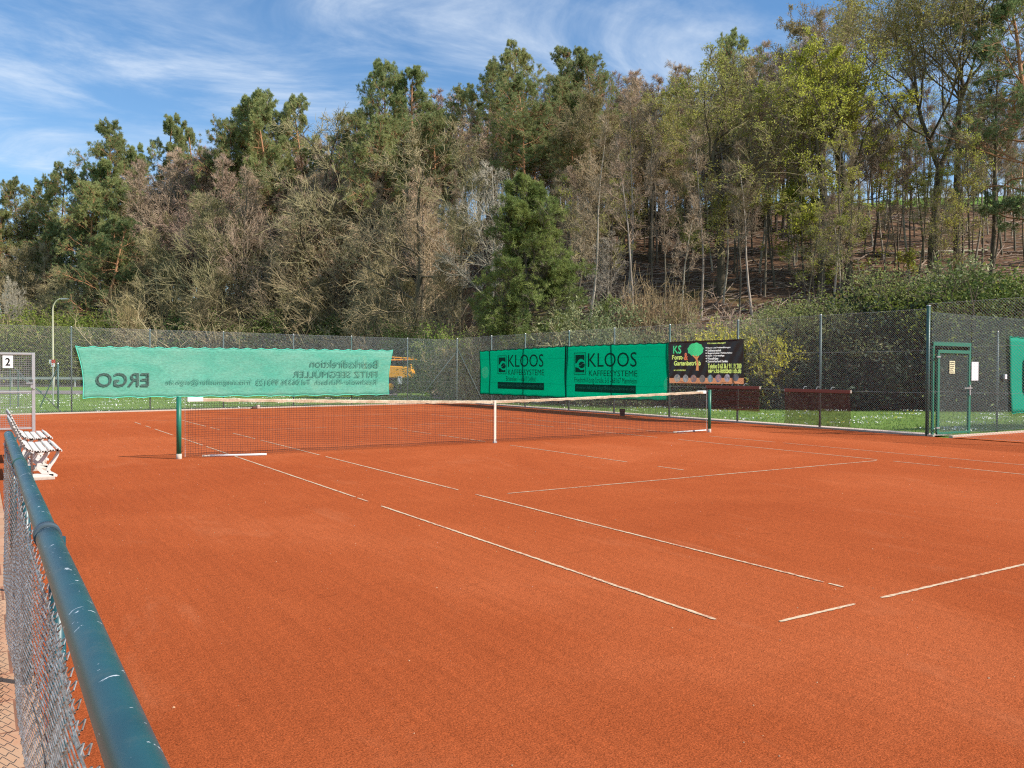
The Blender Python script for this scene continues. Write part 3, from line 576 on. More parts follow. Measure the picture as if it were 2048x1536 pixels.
for s_, bx_, bd in (('Forst-', (262, 550, 470, 465), .007), ('Gartenbetrieb', (295, 660, 790, 572), .007), ('Wir bieten Lösungen!', (915, 270, 1260, 225), .003), ('Telefon 0 63 36 / 91 29 200', (935, 715, 1545, 625), .005), ('www.ks-forstbetrieb.de', (935, 800, 1545, 705), .005), ('www.ks-forstbetrieb.de', (295, 762, 510, 728), .001)): lm_ += text_loops(s_, bz(*bx_), bd)
SHP.append(('lettering', M['kslime'], lm_)); wh_ = []
for i, s_ in enumerate(('Baum- und Problemfällungen', 'Seilklettertechnik', 'Baggerarbeiten / Mulcharbeiten', 'Baum- / Gartenpflege', 'Wurzelfräsen', 'Zaunverkauf und Zaunbau')):
    y = 340+i*50; wdt = (420, 250, 460, 310, 190, 380)[i]; wh_ += text_loops(s_, bz(925, y+12, 925+wdt, y-30), .0035); a_, z_ = PR.px(*zk(900, y-8)); wh_.append([(a_-.025, z_-.012), (a_+.005, z_-.012), (a_+.005, z_-.028), (a_+.03, z_), (a_+.005, z_+.028), (a_+.005, z_+.012), (a_-.025, z_+.012)])
SHP.append(('lettering', M['kswhite'], wh_))
from mathutils.geometry import delaunay_2d_cdt
(bl, br_, tr_, tl) = [np.array(c) for c in kc]; q2 = lambda a, c: tuple((bl*(1-a)+br_*a)*(1-c)+(tl*(1-a)+tr_*a)*c)
SHP.append(('orange_strip', M['ksorange'], [[q2(.0005, .0005), q2(.9995, .0005), q2(.9995, .135), q2(.0005, .125)]]))
pv_ = []; pe_ = []
def addloop(lp):
    b0 = len(pv_); pv_.extend(Vector(p) for p in lp); pe_.extend((b0+i, b0+(i+1) % len(lp)) for i in range(len(lp)))
addloop([q2(0, 0), q2(1, 0), q2(1, 1), q2(0, 1)])
for _, _, lps in SHP:
    for lp in lps: addloop(lp)
for i in range(1, 60):
    for j in range(1, 24): pv_.append(Vector(q2(i/60., j/24.)))
cv, ce, cf, *_ = delaunay_2d_cdt(pv_, pe_, [], 0, 1e-5)
cvn = np.array([(v[0], v[1]) for v in cv]); cfa = np.array([tuple(f) for f in cf]); ctr = cvn[cfa].mean(1); own = np.full(len(cfa), -1)
for k_, (_, _, lps) in enumerate(SHP):
    odd = np.zeros(len(ctr), int)
    for lp in lps:
        P_ = np.array(lp); x0_, x1_ = P_[:, 0].min(), P_[:, 0].max(); sel = np.where((ctr[:, 0] >= x0_) & (ctr[:, 0] <= x1_))[0]
        for (ax_, ay_), (bx_, by_) in zip(P_, np.roll(P_, -1, 0)):
            if ay_ == by_: continue
            c_ = ctr[sel]; hit = ((ay_ > c_[:, 1]) != (by_ > c_[:, 1])) & (c_[:, 0] < (bx_-ax_)*(c_[:, 1]-ay_)/(by_-ay_)+ax_); odd[sel[hit]] += 1
    own[(own < 0) & (odd % 2 == 1)] = k_
def W_(a, z): return .085+.010*math.sin(a*7+z*3)+.006*math.sin(a*17-z*9)+.03*max(0, (a-kc[2][0]+.55))*max(0, z-1.9)*math.sin((a-z)*14)
P3 = [PR.P(v[0], v[1], W_(v[0], v[1])) for v in cvn]
def piece(nm, mt_, fs):
    used = sorted({i for f in fs for i in f}); mp2 = {o_: i for i, o_ in enumerate(used)}; b = MB(); b.add([P3[i] for i in used], [tuple(mp2[i] for i in f) for f in fs]); b.build(nm, mt_, kb_)
piece('vinyl', M['ksbg'], [tuple(f) for f, o_ in zip(cfa, own) if o_ < 0])
for k_, (nm, mt_, _) in enumerate(SHP):
    fs = [tuple(f) for f, o_ in zip(cfa, own) if o_ == k_]
    if fs: piece(nm, mt_, fs)
# turquoise banner at the right edge
M['turq'] = mat('turquoise cloth', (.0, .44, .28), .8, noise=.05, nscale=3, trans=.45, transcol=(0, .55, .35))
tq = empty('banner', (0, 0, 0), 'turquoise banner with blue print at the right edge of the picture', 'banner')
sa, sz_ = PG.px(2012, 673); sb2, sz2 = PG.px(2016, 827)
mpT, _ = cloth('cloth', PG, ((sb2, sz2), (sb2+5.2, .45), (sa+5.2, 2.45), (sa, sz_)), 60, 16, .09, M['turq'], tq, wave=.02, seed=8, scal=.02, scn=12)
hem(mpT, tq, M['turq'], .012, 60)
tb = MB(); fnT = lambda a, z: PG.P(a, z, .13); a0, z1 = PG.px(2040, 710); _, z0 = PG.px(2040, 795)
poly = [(a0, z0+.2), (a0+.2, z0), (a0+1.4, z0), (a0+1.4, z1), (a0+.15, z1), (a0, z1-.15)]; tb.add([fnT(a, z) for a, z in poly], [tuple(range(len(poly)))]); tb.build('blue_print', M['blue'], tq)
tb = MB(); tb.add([PG.P(a, z, .135) for a, z in ((a0+.03, (z0+z1)/2+.08), (a0+1.2, (z0+z1)/2+.08), (a0+1.2, (z0+z1)/2+.15), (a0+.03, (z0+z1)/2+.13))], [(0, 1, 2, 3)]); tb.build('white_stripe', M['white'], tq)

# ------------------------------------------------------------------ drag nets on the right fence
def dragnet(label, u0, u1, v0, v1, wavy, grp):
    a0, zt = PR.px(u0, v0); a1, _ = PR.px(u1, v0); _, zb = PR.px((u0+u1)/2, v1)
    o = empty('drag_net', tuple(PR.P((a0+a1)/2, zb, .17)), label, 'drag net', grp); L = np.array(o.location)
    def fix(b): b.v = [(x-L[0], y-L[1], z-L[2]) for x, y, z in b.v]; return b
    b = MB(); b.box(PR.P((a0+a1)/2, zt, .17), (.05, a1-a0, .09)); fix(b).build('beam', M['brownbeam'], o, bevel=.006)
    for s in (a0-.01, a1+.012): b = MB(); b.box(PR.P(s, zt, .17), (.046, .02, .075)); fix(b).build('end_cap', M['concrete'], o)
    A = []; B = []
    H = zt-zb; st = .032 if wavy else .026
    f_ = lambda a, z: PR.P(a, z, .17+(.028*math.sin((zt-z)*26+a*1.3) if wavy else .012*math.sin(z*6+a*3)))
    ns = int((a1-a0)/st); nz_ = int(H/st)
    for i in range(ns+1):
        for j in range(nz_): A.append(f_(a0+i*st, zt-j*st)); B.append(f_(a0+i*st, zt-(j+1)*st))
    for j in range(nz_+1):
        for i in range(0, ns, 4): A.append(f_(a0+i*st, zt-j*st)); B.append(f_(min(a0+(i+4)*st, a1), zt-j*st))
    wires('net', np.array(A)-L, np.array(B)-L, np.full(len(A), .0048 if wavy else .0034), M['brownnet'], o)
    if wavy:
        b = MB()
        for k_ in range(8): z = zt-.06-k_*H/8.2; b.path([f_(a, z)+np.array([-.006, 0, .008*math.sin(a*5)]) for a in np.linspace(a0, a1, 14)], .011, 5)
        fix(b).build('fold', M['brownnet'], o)
    for s in (a0+(a1-a0)*.3, a0+(a1-a0)*.5, a0+(a1-a0)*.72): b = MB(); b.path([PR.P(s, zt+.1, .03), PR.P(s, zt+.11, .13), PR.P(s, zt+.04, .19)], .008, 6); fix(b).build('hook', M['galv'], o)
    # hanging rope at the side
    return o
dragnet('brown drag net hanging in wavy folds under the brown banner', 1421, 1527, 773, 821, True, None)
dragnet('fine brown drag net hanging flat on the fence, left of the tall green post', 1578, 1709, 780, 852, False, None)

# ------------------------------------------------------------------ tennis net
PN = Plane((-6.40, 0), (1, 0), (0, -1))
tnet = empty('tennis_net', (0, 0, 0), 'tennis net with weathered cream tape stretched across the court', 'tennis net')
def ztop(s): x = s-6.4; return .905+(1.055-.905)*(abs(x)/6.4)**1.25
A = []; B = []; sag = lambda s, z: PN.P(s, z, .015*math.sin(s*1.7)*math.sin(z*3)+.02*math.sin(s*.6))
st = .0447; ns = int(12.6/st)
for i in range(ns+1):
    s = .1+i*st; n = 8; zs = np.linspace(.035+.02*math.sin(s*2.2)**2, ztop(s)-.02, n+1); j_ = .012*math.sin(i*1.3)
    P_ = [sag(s+j_*math.sin(z*3), z) for z in zs]; A += P_[:-1]; B += P_[1:]
for j in range(24):
    f_ = j/23.; ss = np.linspace(.1, 12.7, 61); P_ = [sag(s, .035+.02*math.sin(s*2.2)**2+f_*(ztop(s)-.06-.035)) for s in ss]; A += P_[:-1]; B += P_[1:]
wires('netting', np.array(A), np.array(B), np.full(len(A), .0025), M['net_cord'], tnet)
b = MB(); n = 90; ss = np.linspace(.28, 12.55, n+1); V_ = []
for i, s in enumerate(ss):
    hh = .052+.006*math.sin(i*1.9); zt_ = ztop(s)+.003*math.sin(i*2.7)
    c = sag(s, zt_); V_ += [c+np.array([0, .017, -.002]), c+np.array([0, .0, .006]), c+np.array([0, -.018, -.004]), c+np.array([0, -.012, -hh]), c+np.array([0, .012, -hh])]
b.add(V_, [(i*5+j, i*5+(j+1) % 5, (i+1)*5+(j+1) % 5, (i+1)*5+j) for i in range(n) for j in range(5)]); b.build('top_tape', M['tape'], tnet)
b = MB(); b.box((0, .0, .455), (.052, .028, .90)); b.build('centre_strap', M['dirtstrap'], tnet, bevel=.004)
b = MB(); b.box((0, 0, .02), (.07, .06, .035)); b.box((.01, 0, .06), (.03, .03, .05)); b.build('strap_anchor', M['galv'], tnet)
for s, e in ((.14, .40), (12.36, 12.66)):
    b = MB(); p = PN.P((s+e)/2, ztop((s+e)/2)-.02, 0); b.box(p, (e-s, .045, .075)); b.build('tape_end', M['white'], tnet, bevel=.004)
b = MB(); b.tube(PN.P(.03, 1.05, 0), PN.P(.3, ztop(.3), 0), .004, k=6); b.tube(PN.P(12.77, 1.05, 0), PN.P(12.5, ztop(12.5), 0), .004, k=6); b.build('cable', M['galv'], tnet)
b = MB(); b.path([PN.P(.1, z, 0) for z in np.linspace(.03, 1.02, 9)], .004, 5); b.path([PN.P(12.7, z, 0) for z in np.linspace(.03, 1.02, 9)], .004, 5); b.build('side_cord', M['white'], tnet)
for x, lb in ((-6.40, 'green net post nearest the camera, at the left end of the net'), (6.40, 'green net post at the far right end of the net')):
    o = empty('net_post', (x, 0, 0), lb, 'net post', 'green net posts')
    b = MB(); b.tube((0, 0, .09), (0, 0, 1.07), .042, k=20); b.build('pole', M['gate_green'], o, smooth=True)
    b = MB(); b.tube((0, 0, -.05), (0, 0, .09), .046, k=20); b.build('sleeve', M['concrete'], o, smooth=True)
    b = MB(); b.tube((0, 0, 1.07), (0, 0, 1.082), .044, .038, k=20); b.build('cap', M['gate_green'], o)
    sg = 1 if x < 0 else -1
    b = MB(); b.path([(sg*.044, -.03, .22), (sg*.06, -.035, .18), (sg*.052, -.03, .12), (sg*.035, -.04, .13)], .004, 5); b.build('hook', M['net_cord'], o)
for (p, q, lb) in ((onz(420, 914), onz(533, 911), 'white bar lying along the net foot by the near left post'), (onz(1353, 866), onz(1412, 862), 'white bar lying along the net foot by the right post')):
    o = empty('ground_bar', tuple(((p+q)/2)[:2])+(0.,), lb, 'bar', 'white bars at the net foot'); c = Vector((p+q)/2); c.z = 0
    b = MB(); b.tube(Vector((p[0], p[1], .022))-c, Vector((q[0], q[1], .022))-c, .018, k=10); b.build('rod', M['white'], o, smooth=True)
    b = MB(); e_ = (Vector((p[0]-q[0], p[1]-q[1], 0))).normalized(); b.tube(Vector((p[0], p[1], .022))-c, Vector((p[0], p[1], .022))-c+e_*.13, .02, k=8); b.build('end_sleeve', M['concrete'], o)

# small objects at the fence feet
p = PB.P(PB.px(509, 818)[0], 0, .22); o = empty('weight_block', tuple(p), 'small white and dark block on the ground under the pale green banner', 'block')
b = MB(); b.box((.05, 0, .07), (.13, .14, .14)); b.build('white_side', M['concrete'], o, bevel=.02); b = MB(); b.box((-.10, 0, .045), (.16, .12, .09)); b.build('dark_side', M['brownmetal'], o, bevel=.02)
p = onz(1247, 832); o = empty('bucket', (float(p[0])-.05, float(p[1]), 0), 'small grey bucket standing at the foot of the right fence', 'bucket')
b = MB(); k = 16; pr = [(.075, 0), (.10, .24), (.108, .245), (.095, .235), (.070, .02)]; b.add([(r_*math.cos(2*math.pi*i/k), r_*math.sin(2*math.pi*i/k), z) for r_, z in pr for i in range(k)], [(j*k+i, j*k+(i+1) % k, (j+1)*k+(i+1) % k, (j+1)*k+i) for j in range(4) for i in range(k)]+[tuple(range(k-1, -1, -1)), tuple(range(4*k, 5*k))]); b.build('pail', M['brownmetal'], o, smooth=True)
b = MB(); b.path([(.1*math.cos(t_), 0, .24+.08*math.sin(t_)) for t_ in np.linspace(0, 3.1416, 12)], .004, 5); b.build('handle', M['galv'], o)

# ------------------------------------------------------------------ white benches
def make_bench(loc, label, Lb=1.62):
    o = empty('park_bench', loc, label, 'bench', 'white slatted benches by the fence'); o.scale = (.80, 1, .97)
    prof = [(-.02, .455), (.095, .430), (.21, .425), (.325, .437), (.44, .44)]      # seat slats (x from rear)
    back = [(-.075, .50), (-.125, .575), (-.17, .655), (-.212, .735), (-.26, .825)]
    def slat(cx_, cz_, ang, nm):
        b = MB(); h, wv = .026, .099; Mx = Matrix.Rotation(ang, 3, 'Y')
        poly = [(-wv/2, -h/2), (-wv*.3, -h*.2), (wv*.3, -h*.2), (wv/2, -h/2), (wv/2, h*.2), (wv*.42, h/2), (-wv*.42, h/2), (-wv/2, h*.2)]
        def fn(a, c, t_): v = Mx @ Vector((a, 0, c)); return (cx_+v.x, t_, cz_+v.z)
        b.prism(poly, fn, 0, Lb); b.build(nm, M['white_plastic'], o)
        b = MB()
        for yy in (-.0015, Lb+.0015):
            for xx in (-.022, .022):
                v = Mx @ Vector((xx, 0, .001)); b.box((cx_+v.x, yy, cz_+v.z), (.024, .003, .011), Mx)
        return b
    end_shades = []
    for i, (a, z) in enumerate(prof): end_shades.append(slat(a, z, (.28, .08, -.02, .0, .5)[i] if i == 4 else (.25, .06, -.05, .02, .4)[i], 'seat_slat'))
    for i, (a, z) in enumerate(back): end_shades.append(slat(a, z, 1.08+.02*i, 'back_slat'))
    hb = MB(); 
    for h_ in end_shades: hb.add(h_.v, h_.f)
    hb.build('slat_end_shade', M['ink'], o)  # thin black tabs: shade inside the hollow slat ends, put into colour
    for yy in (.16, Lb-.24):
        b = MB()
        def band(pts, w0):
            pts = [Vector((p[0], p[1])) for p in pts]; l, r_ = [], []
            for i, p in enumerate(pts):
                d = (pts[min(i+1, len(pts)-1)]-pts[max(i-1, 0)]).normalized(); n_ = Vector((-d.y, d.x)); wv = w0[i] if isinstance(w0, list) else w0; l.append(p+n_*wv/2); r_.append(p-n_*wv/2)
            for i in range(len(pts)-1): b.prism([tuple(l[i]), tuple(l[i+1]), tuple(r_[i+1]), tuple(r_[i])], lambda a, c, t_: (a, t_, c), yy, yy+.055)
        band([(.44, .42), (.42, .35), (.37, .27), (.31, .20), (.28, .14), (.31, .09), (.38, .06), (.42, .045)], [.05, .05, .05, .055, .06, .055, .045, .03])
        band([(.26, .42), (.25, .36), (.20, .30), (.14, .24), (.13, .17), (.20, .11), (.28, .10)], [.05, .05, .05, .055, .06, .06, .05])
        band([(.12, .42), (.08, .34), (.02, .27), (-.02, .20), (-.05, .12), (-.12, .06)], [.05, .05, .055, .06, .06, .05])
        band([(-.12, .05), (.1, .065), (.36, .05)], .05)
        band([(-.02, .43), (.10, .41), (.23, .405), (.34, .415), (.44, .42)], .028)
        band([(-.02, .43), (-.09, .48), (-.14, .56), (-.20, .66), (-.25, .76), (-.29, .85)], .035); b.build('leg', M['white_plastic'], o)
        b = MB(); b.box((.10, yy+.03, .022), (.56, .16, .045)); b.build('foot_slab', M['concrete'], o, bevel=.008)
    b = MB(); b.tube((.02, .05, .0), (.02, .05, .40), .018, k=10); b.box((.02, .05, .19), (.07, .04, .025)); b.build('support_post', M['brownmetal'], o)
    b = MB(); b.tube((.05, .20, .20), (.05, Lb-.2, .20), .012, k=8); b.build('stretcher', M['brownmetal'], o)
    return o
make_bench((-8.73, -2.10, 0), 'white slatted bench on the clay, the one nearer the camera')
make_bench((-8.68, .35, 0), 'white slatted bench on the clay, the farther of the two')

# ------------------------------------------------------------------ silver gate with number 2
yG = 8.6; xr = float(CAM[0]+(yG-CAM[1])*ray(67, 760)[0]/ray(67, 760)[1]); PGt = Plane((xr, yG), (-1, 0), (0, -1))
g2 = empty('steel_gate', (0, 0, 0), 'galvanised mesh gate with the number 2 plate behind the benches', 'gate')
zT = float(CAM[2]+(yG-CAM[1])*ray(67, 706)[2]/ray(67, 706)[1])
b = MB(); bar(b, 0, 0, 0, zT, .07, 0, PGt, .07); bar(b, -.035, zT-.02, 1.25, zT-.02, .05, .002, PGt, .05); bar(b, 1.22, 0, 1.22, zT-.045, .05, 0, PGt, .05); bar(b, .035, .08, 1.2, .08, .045, .0, PGt, .04); bar(b, .035, .98, 1.195, .98, .03, .0, PGt, .03); b.build('frame', M['galv'], g2, bevel=.004)
A = []; B = []
for s in np.arange(.05, 1.2, .05): A.append(PGt.P(s, .1, .0)); B.append(PGt.P(s, zT-.045, .0))
for z in np.arange(.13, zT-.05, .05): A.append(PGt.P(.035, z, .004)); B.append(PGt.P(1.2, z, .004))
wires('wire_mesh', np.array(A), np.array(B), np.full(len(A), .0028), M['galv'], g2, 4)
b = MB(); bar(b, -.01, 1.05, -.01, 1.3, .05, .05, PGt, .03); bar(b, .0, 1.2, .16, 1.2, .022, .09, PGt, .022); bar(b, .02, 1.08, .02, 1.17, .09, .03, PGt, .06); b.build('latch', M['galv'], g2)
pu = lambda u, v: (-(float(CAM[0]+(yG-CAM[1])*ray(u, v)[0]/ray(u, v)[1])-xr), float(CAM[2]+(yG-CAM[1])*ray(u, v)[2]/ray(u, v)[1]))
a1_, z1_ = pu(5, 711); a0_, z0_ = pu(26, 736)
pl_ = empty('number_plate', (0, 0, 0), 'white square plate with a black 2 on the steel gate', 'sign')
b = MB(); bar(b, (a0_+a1_)/2, z0_, (a0_+a1_)/2, z1_, abs(a1_-a0_), .04, PGt, .006); b.build('plate', M['white'], pl_)
tb = MB(); hh = z1_-z0_; ww = a1_-a0_; put_text(tb, '2', lambda a, z: PGt.P(a, z, .046), (a1_-ww*.28, z0_+hh*.2, a0_+ww*.28, z1_-hh*.2), fat=.006); tb.build('numeral', M['ink'], pl_)

# ------------------------------------------------------------------ foreground rail and wire mesh
ra, rb2 = onz(275, 1536, 1.09), onz(17, 870, 1.09); xr0 = -9.170
M['rail'] = None
rm = bpy.data.materials.new('painted rail'); rm.use_nodes = True; t = rm.node_tree; b = t.nodes['Principled BSDF']; b.inputs['Roughness'].default_value = .38; b.inputs['Specular IOR Level'].default_value = .5
tco = N(t, 'ShaderNodeTexCoord').outputs['Object']
basec = ramp(t, tn(t, 3.0, 6, tco, .6), [(.35, (.008, .050, .066)), (.6, (.012, .078, .092)), (.75, (.020, .098, .092))])
chip = ramp(t, tn(t, 24, 5, tco, .55, 1.5), [(.655, (0, 0, 0)), (.675, (1, 1, 1))]); mxr = N(t, 'ShaderNodeMix', data_type='RGBA'); t.links.new(chip, mxr.inputs[0]); t.links.new(basec, mxr.inputs[6]); mxr.inputs[7].default_value = (.50, .55, .58, 1)
dirt = ramp(t, tn(t, 7, 8, tco, .75), [(.55, (0, 0, 0)), (.8, (.55, .55, .55))]); mxd = N(t, 'ShaderNodeMix', data_type='RGBA'); t.links.new(dirt, mxd.inputs[0]); t.links.new(mxr.outputs[2], mxd.inputs[6]); mxd.inputs[7].default_value = (.12, .13, .10, 1); t.links.new(mxd.outputs[2], b.inputs['Base Color'])
rail = empty('low_fence', (xr0, -14.0, 0), 'blue green pipe rail with chipped paint and sagging wire mesh in the left foreground', 'fence')
def rel(b): b.v = [(x-xr0, y+14.0, z) for x, y, z in b.v]; return b
xs = lambda y: float(ra[0]+(rb2[0]-ra[0])*(y-ra[1])/(rb2[1]-ra[1]))
yc = float(onz(109, 1072, 1.09)[1]); ye = float(rb2[1])
k = 40
def pipe(y0, y1, r):
    b = MB(); n = max(2, int((y1-y0)/.1)); b.path([(xs(y), y, 1.09+.0015*math.sin(y*5)) for y in np.linspace(y0, y1, n)], r, k); return rel(b)
pipe(-17.5, yc, .0305).build('top_rail', rm, rail, smooth=True); pipe(yc+.0, ye, .0285).build('top_rail', rm, rail, smooth=True)
b = MB(); b.tube((xs(yc), yc-.012, 1.09), (xs(yc), yc+.05, 1.09), .0345, k=k); rel(b).build('coupling', mat('grey coupling', (.07, .10, .12), .5, noise=.2), rail, smooth=True)
yc2 = yc+2.05
for y in (yc+.06, yc2+.06, ye-.03, -16.6):
    b = MB(); b.tube((xs(y)+.026, y, -.05), (xs(y)+.026, y, 1.075), .022, k=20); rel(b).build('post', rm, rail, smooth=True)
b = MB(); b.tube((xs(yc2), yc2-.012, 1.09), (xs(yc2), yc2+.02, 1.09), .032, k=k); rel(b).build('coupling', M['post_green'], rail, smooth=True)
# woven mesh : zigzag wires hanging from a bent selvedge
rg = np.random.default_rng(11)
def sheetx(y, z): # mesh leans towards the walkway near the bottom
    t_ = np.clip((.86-z)/.86, 0, 1); return -9.186-.006*np.sin(y*3.1)-.010*t_*(1+.6*np.sin(y*2.3+z*4))-.004*np.sin(z*9+y*5)
def ztopm(y): return np.interp(y, [-16, -13.6, -12.85, -12.2, -10.8, -8.5], [.92, .925, .925, .95, 1.04, 1.05])+.006*np.sin(y*4.3)+.004*np.sin(y*11)
A = []; B = []; ph = .052
ys_ = np.arange(-16.8, ye-.02, ph)
for i, y0 in enumerate(ys_):
    zt_ = ztopm(y0); nz_ = 32; kk = np.arange(nz_+1); z = zt_-kk*(zt_-.03)/nz_
    yy = y0+((kk+i) % 2)*ph*1.06-ph*.53+.0035*np.sin(kk*.9+i*1.7)+rg.normal(0, .0012, nz_+1); xx = sheetx(yy, z)+np.where((kk+i) % 2 == 0, .0055, -.0055)
    P_ = np.stack([xx, yy, z], 1); A.append(P_[:-1]); B.append(P_[1:])
    # twisted knuckle
    A.append(np.array([[xx[0], yy[0], z[0]], [xx[0]+.006, yy[0]+.006, z[0]+.016]])); B.append(np.array([[xx[0]+.006, yy[0]+.006, z[0]+.016], [xx[0]-.004, yy[0]+.014, z[0]+.004]]))
A = np.concatenate(A); B = np.concatenate(B); off_ = np.array([xr0, -14.0, 0]); wires('wire_mesh', A-off_, B-off_, np.full(len(A), .0018), M['wire_dark'], rail, 6)
b = MB(); yv = np.linspace(-16.8, ye-.05, 120)
b.path([(float(sheetx(y, .8))-.003, y, float(ztopm(y))-.012+.004*math.sin(y*9)) for y in yv], .0024, 6); rel(b).build('selvedge_wire', M['wire_dark'], rail)
b = MB(); b.path([(float(sheetx(y, .42)), y, .42+.01*math.sin(y*7)) for y in yv], .002, 6); rel(b).build('selvedge_wire', M['wire_rust'], rail)
# old loose mesh lying outside on the paving
A = []; B = []
for i, y0 in enumerate(np.arange(-14.9, -10.0, .055)):
    kk = np.arange(18); tt = kk*.026; xx = -9.27-tt*.9-.02*np.sin(y0*3); zz = .035+.03*np.abs(np.sin(tt*7+y0*2.1))+.09*np.clip(.08-tt, 0, 1)/.08
    yy = y0+(kk % 2)*.055+.01*np.sin(kk+i*.7)+.05*np.sin(tt*9+y0); P_ = np.stack([xx, yy, zz], 1); A.append(P_[:-1]); B.append(P_[1:])
oo = empty('loose_wire_mesh', (-9.5, -12.5, 0), 'thin rusty wire mesh lying loose on the paving beside the low fence', 'wire mesh'); A = np.concatenate(A); B = np.concatenate(B); off_ = np.array([-9.5, -12.5, 0]); wires('mesh_wires', A-off_, B-off_, np.full(len(A), .0016), M['wire_rust'], oo, 4)

# ------------------------------------------------------------------ street lamp, road signs, guard rail
lx, ly, lz = at(106, 70); lamp = empty('street_lamp', (lx, ly, 0), 'tall pale street lamp with a curved arm beyond the far fence', 'street lamp')
zt_ = z_at(106, 600, 70); e = Vector((math.cos(YAW), -math.sin(YAW), 0)); cream = mat('cream lamp pole', (.55, .52, .36), .5, noise=.08)
pts = [Vector((0, 0, 0)), Vector((0, 0, 3)), Vector((0, 0, zt_-1.0))]+[e*(1-math.cos(a))*.75+Vector((0, 0, zt_-1.0+.95*math.sin(a))) for a in np.linspace(.2, 1.45, 7)]
b = MB(); b.path(pts, [.085, .08, .06]+[.05]*7, 10); b.build('pole', cream, lamp, smooth=True)
hp = pts[-1]; b = MB(); b.prism([(0, -.04), (.15, -.06), (.75, -.03), (.78, 0), (.4, .06), (0, .04)], lambda a, c, t_: tuple(hp+e*a+Vector((0, 0, c))+Vector((math.sin(YAW), math.cos(YAW), 0))*t_), -.1, .1); b.build('lamp_head', M['galv'], lamp)
b = MB(); b.tube((0, 0, -.05), (0, 0, 1.0), .11, k=10); b.build('base', cream, lamp, smooth=True)
sn = empty('sign_cluster', tuple(at(106, 36)[:2])+(0,), 'red and white notice boards beyond the fence in front of the street lamp', 'sign')
fw = Vector((-math.sin(YAW), -math.cos(YAW), 0))
def panel(du0, v0, du1, v1, mt, nm, off, d=36):
    x0_ = (du0-106)/F*d; x1_ = (du1-106)/F*d; z0q = z_at(106, v0, d); z1q = z_at(106, v1, d); b = MB(); Mx = Matrix((e, fw, Vector((0, 0, 1)))).transposed(); b.box(e*(x0_+x1_)/2+fw*off+Vector((0, 0, (z0q+z1q)/2)), (abs(x1_-x0_), .02, abs(z0q-z1q)), Mx); b.build(nm, mt, sn)
panel(104, 730, 111, 723, M['red'], 'red_board', .03); panel(103, 737, 110, 730.3, M['white'], 'white_board', .031); panel(98.5, 731, 103.5, 723, M['white'], 'side_board', .0); panel(105.5, 733.5, 107, 731.5, M['red'], 'red_dot', .045)
b = MB(); b.tube((0, 0, 0), (0, 0, z_at(106, 723, 36)), .025, k=8); b.build('post', M['galv'], sn)
gr = empty('guard_rail', (0, 0, 0), 'low steel guard rail along the road at the left behind the fence', 'guard rail')
b = MB(); P0, P1 = Vector(at(-900, 73)), Vector(at(600, 73)); Mx = Matrix.Rotation(math.atan2((P1-P0).y, (P1-P0).x), 3, 'Z'); c = (P0+P1)/2; c.z = .72; b.box(c, ((P1-P0).length, .05, .16), Mx); b.box(c+Vector((0, 0, .11)), ((P1-P0).length, .08, .05), Mx); b.build('rail', M['galv'], gr)
for i, u in enumerate(range(-60, 300, 42)):
    b = MB(); p = Vector(at(u, 73.1)); b.box((p.x, p.y, .32), (.10, .10, .66)); b.build('post', M['galv'], gr)

# ------------------------------------------------------------------ yellow excavator behind the pale banner
M['cat'] = mat('machine yellow', (.80, .36, .015), .4, noise=.15, nscale=3, spec=.5); M['rubber'] = mat('tyre rubber', (.02, .02, .02), .8); M['cabglass'] = mat('dark cab glass', (.02, .03, .035), .1, spec=.7)
ex0 = at(703, 55); vx = empty('wheeled_excavator', (ex0[0], ex0[1], .01), 'yellow excavator on wheels parked behind the right end of the pale banner', 'excavator', rz=-YAW)
b = MB(); b.box((.2, 0, .85), (5.6, 1.9, .35)); b.build('chassis', M['rubber'], vx, bevel=.03)
b = MB(); b.prism([(-.6, 1.05), (3.9, 1.05), (4.1, 1.35), (3.95, 1.75), (2.2, 1.85), (1.9, 1.6), (-.6, 1.55)], lambda a, c, t_: (a, t_, c), -.95, .95); b.build('body', M['cat'], vx, bevel=.05)
cb_ = MB(); cb_.prism([(-.5, 1.56), (1.0, 1.56), (.95, 2.5), (-.2, 2.5), (-.5, 2.0)], lambda a, c, t_: (a, t_, c), -.9, .1); cab = cb_.build('cab', M['cat'], vx, bevel=.04)
b = MB(); b.prism([(-.4, 1.7), (.9, 1.7), (.86, 2.38), (-.15, 2.38), (-.4, 1.98)], lambda a, c, t_: (a, t_, c), -.915, -.904); b.build('window', M['cabglass'], cab)
for x in (-2.2, -.6, 1.3, 2.7):
    for y in (-.95, .75):
        b = MB(); b.tube((x, y-.1, .48), (x, y+.22, .48), .48, k=20); w_ = b.build('wheel', M['rubber'], vx, smooth=True); b = MB(); b.tube((x, y-.115, .48), (x, y-.101, .48), .22, k=14); b.build('hub', M['cat'], w_)
b = MB()
for dz in (0, .3): 
    for dy in (-.22, .22): b.tube((1.6, dy, 2.2+dz*.9), (4.3, dy*.3, 2.25+dz*.15), .035, k=6)
for i in range(7): a = i/7.; b.tube((1.6+2.7*a, -.22*(1-a*.7), 2.2+.05*a), (1.6+2.7*(a+.07), -.22*(1-a*.7), 2.2+.27*(1-a)+.05), .02, k=5); b.tube((1.6+2.7*a, .22*(1-a*.7), 2.2), (1.6+2.7*(a+.07), -.22*(1-a*.7), 2.24), .02, k=5)
b.build('boom', M['cat'], vx)
b = MB(); b.box((1.75, 0, 2.0), (.35, .5, .5)); b.build('boom_foot', M['cat'], vx, bevel=.03)
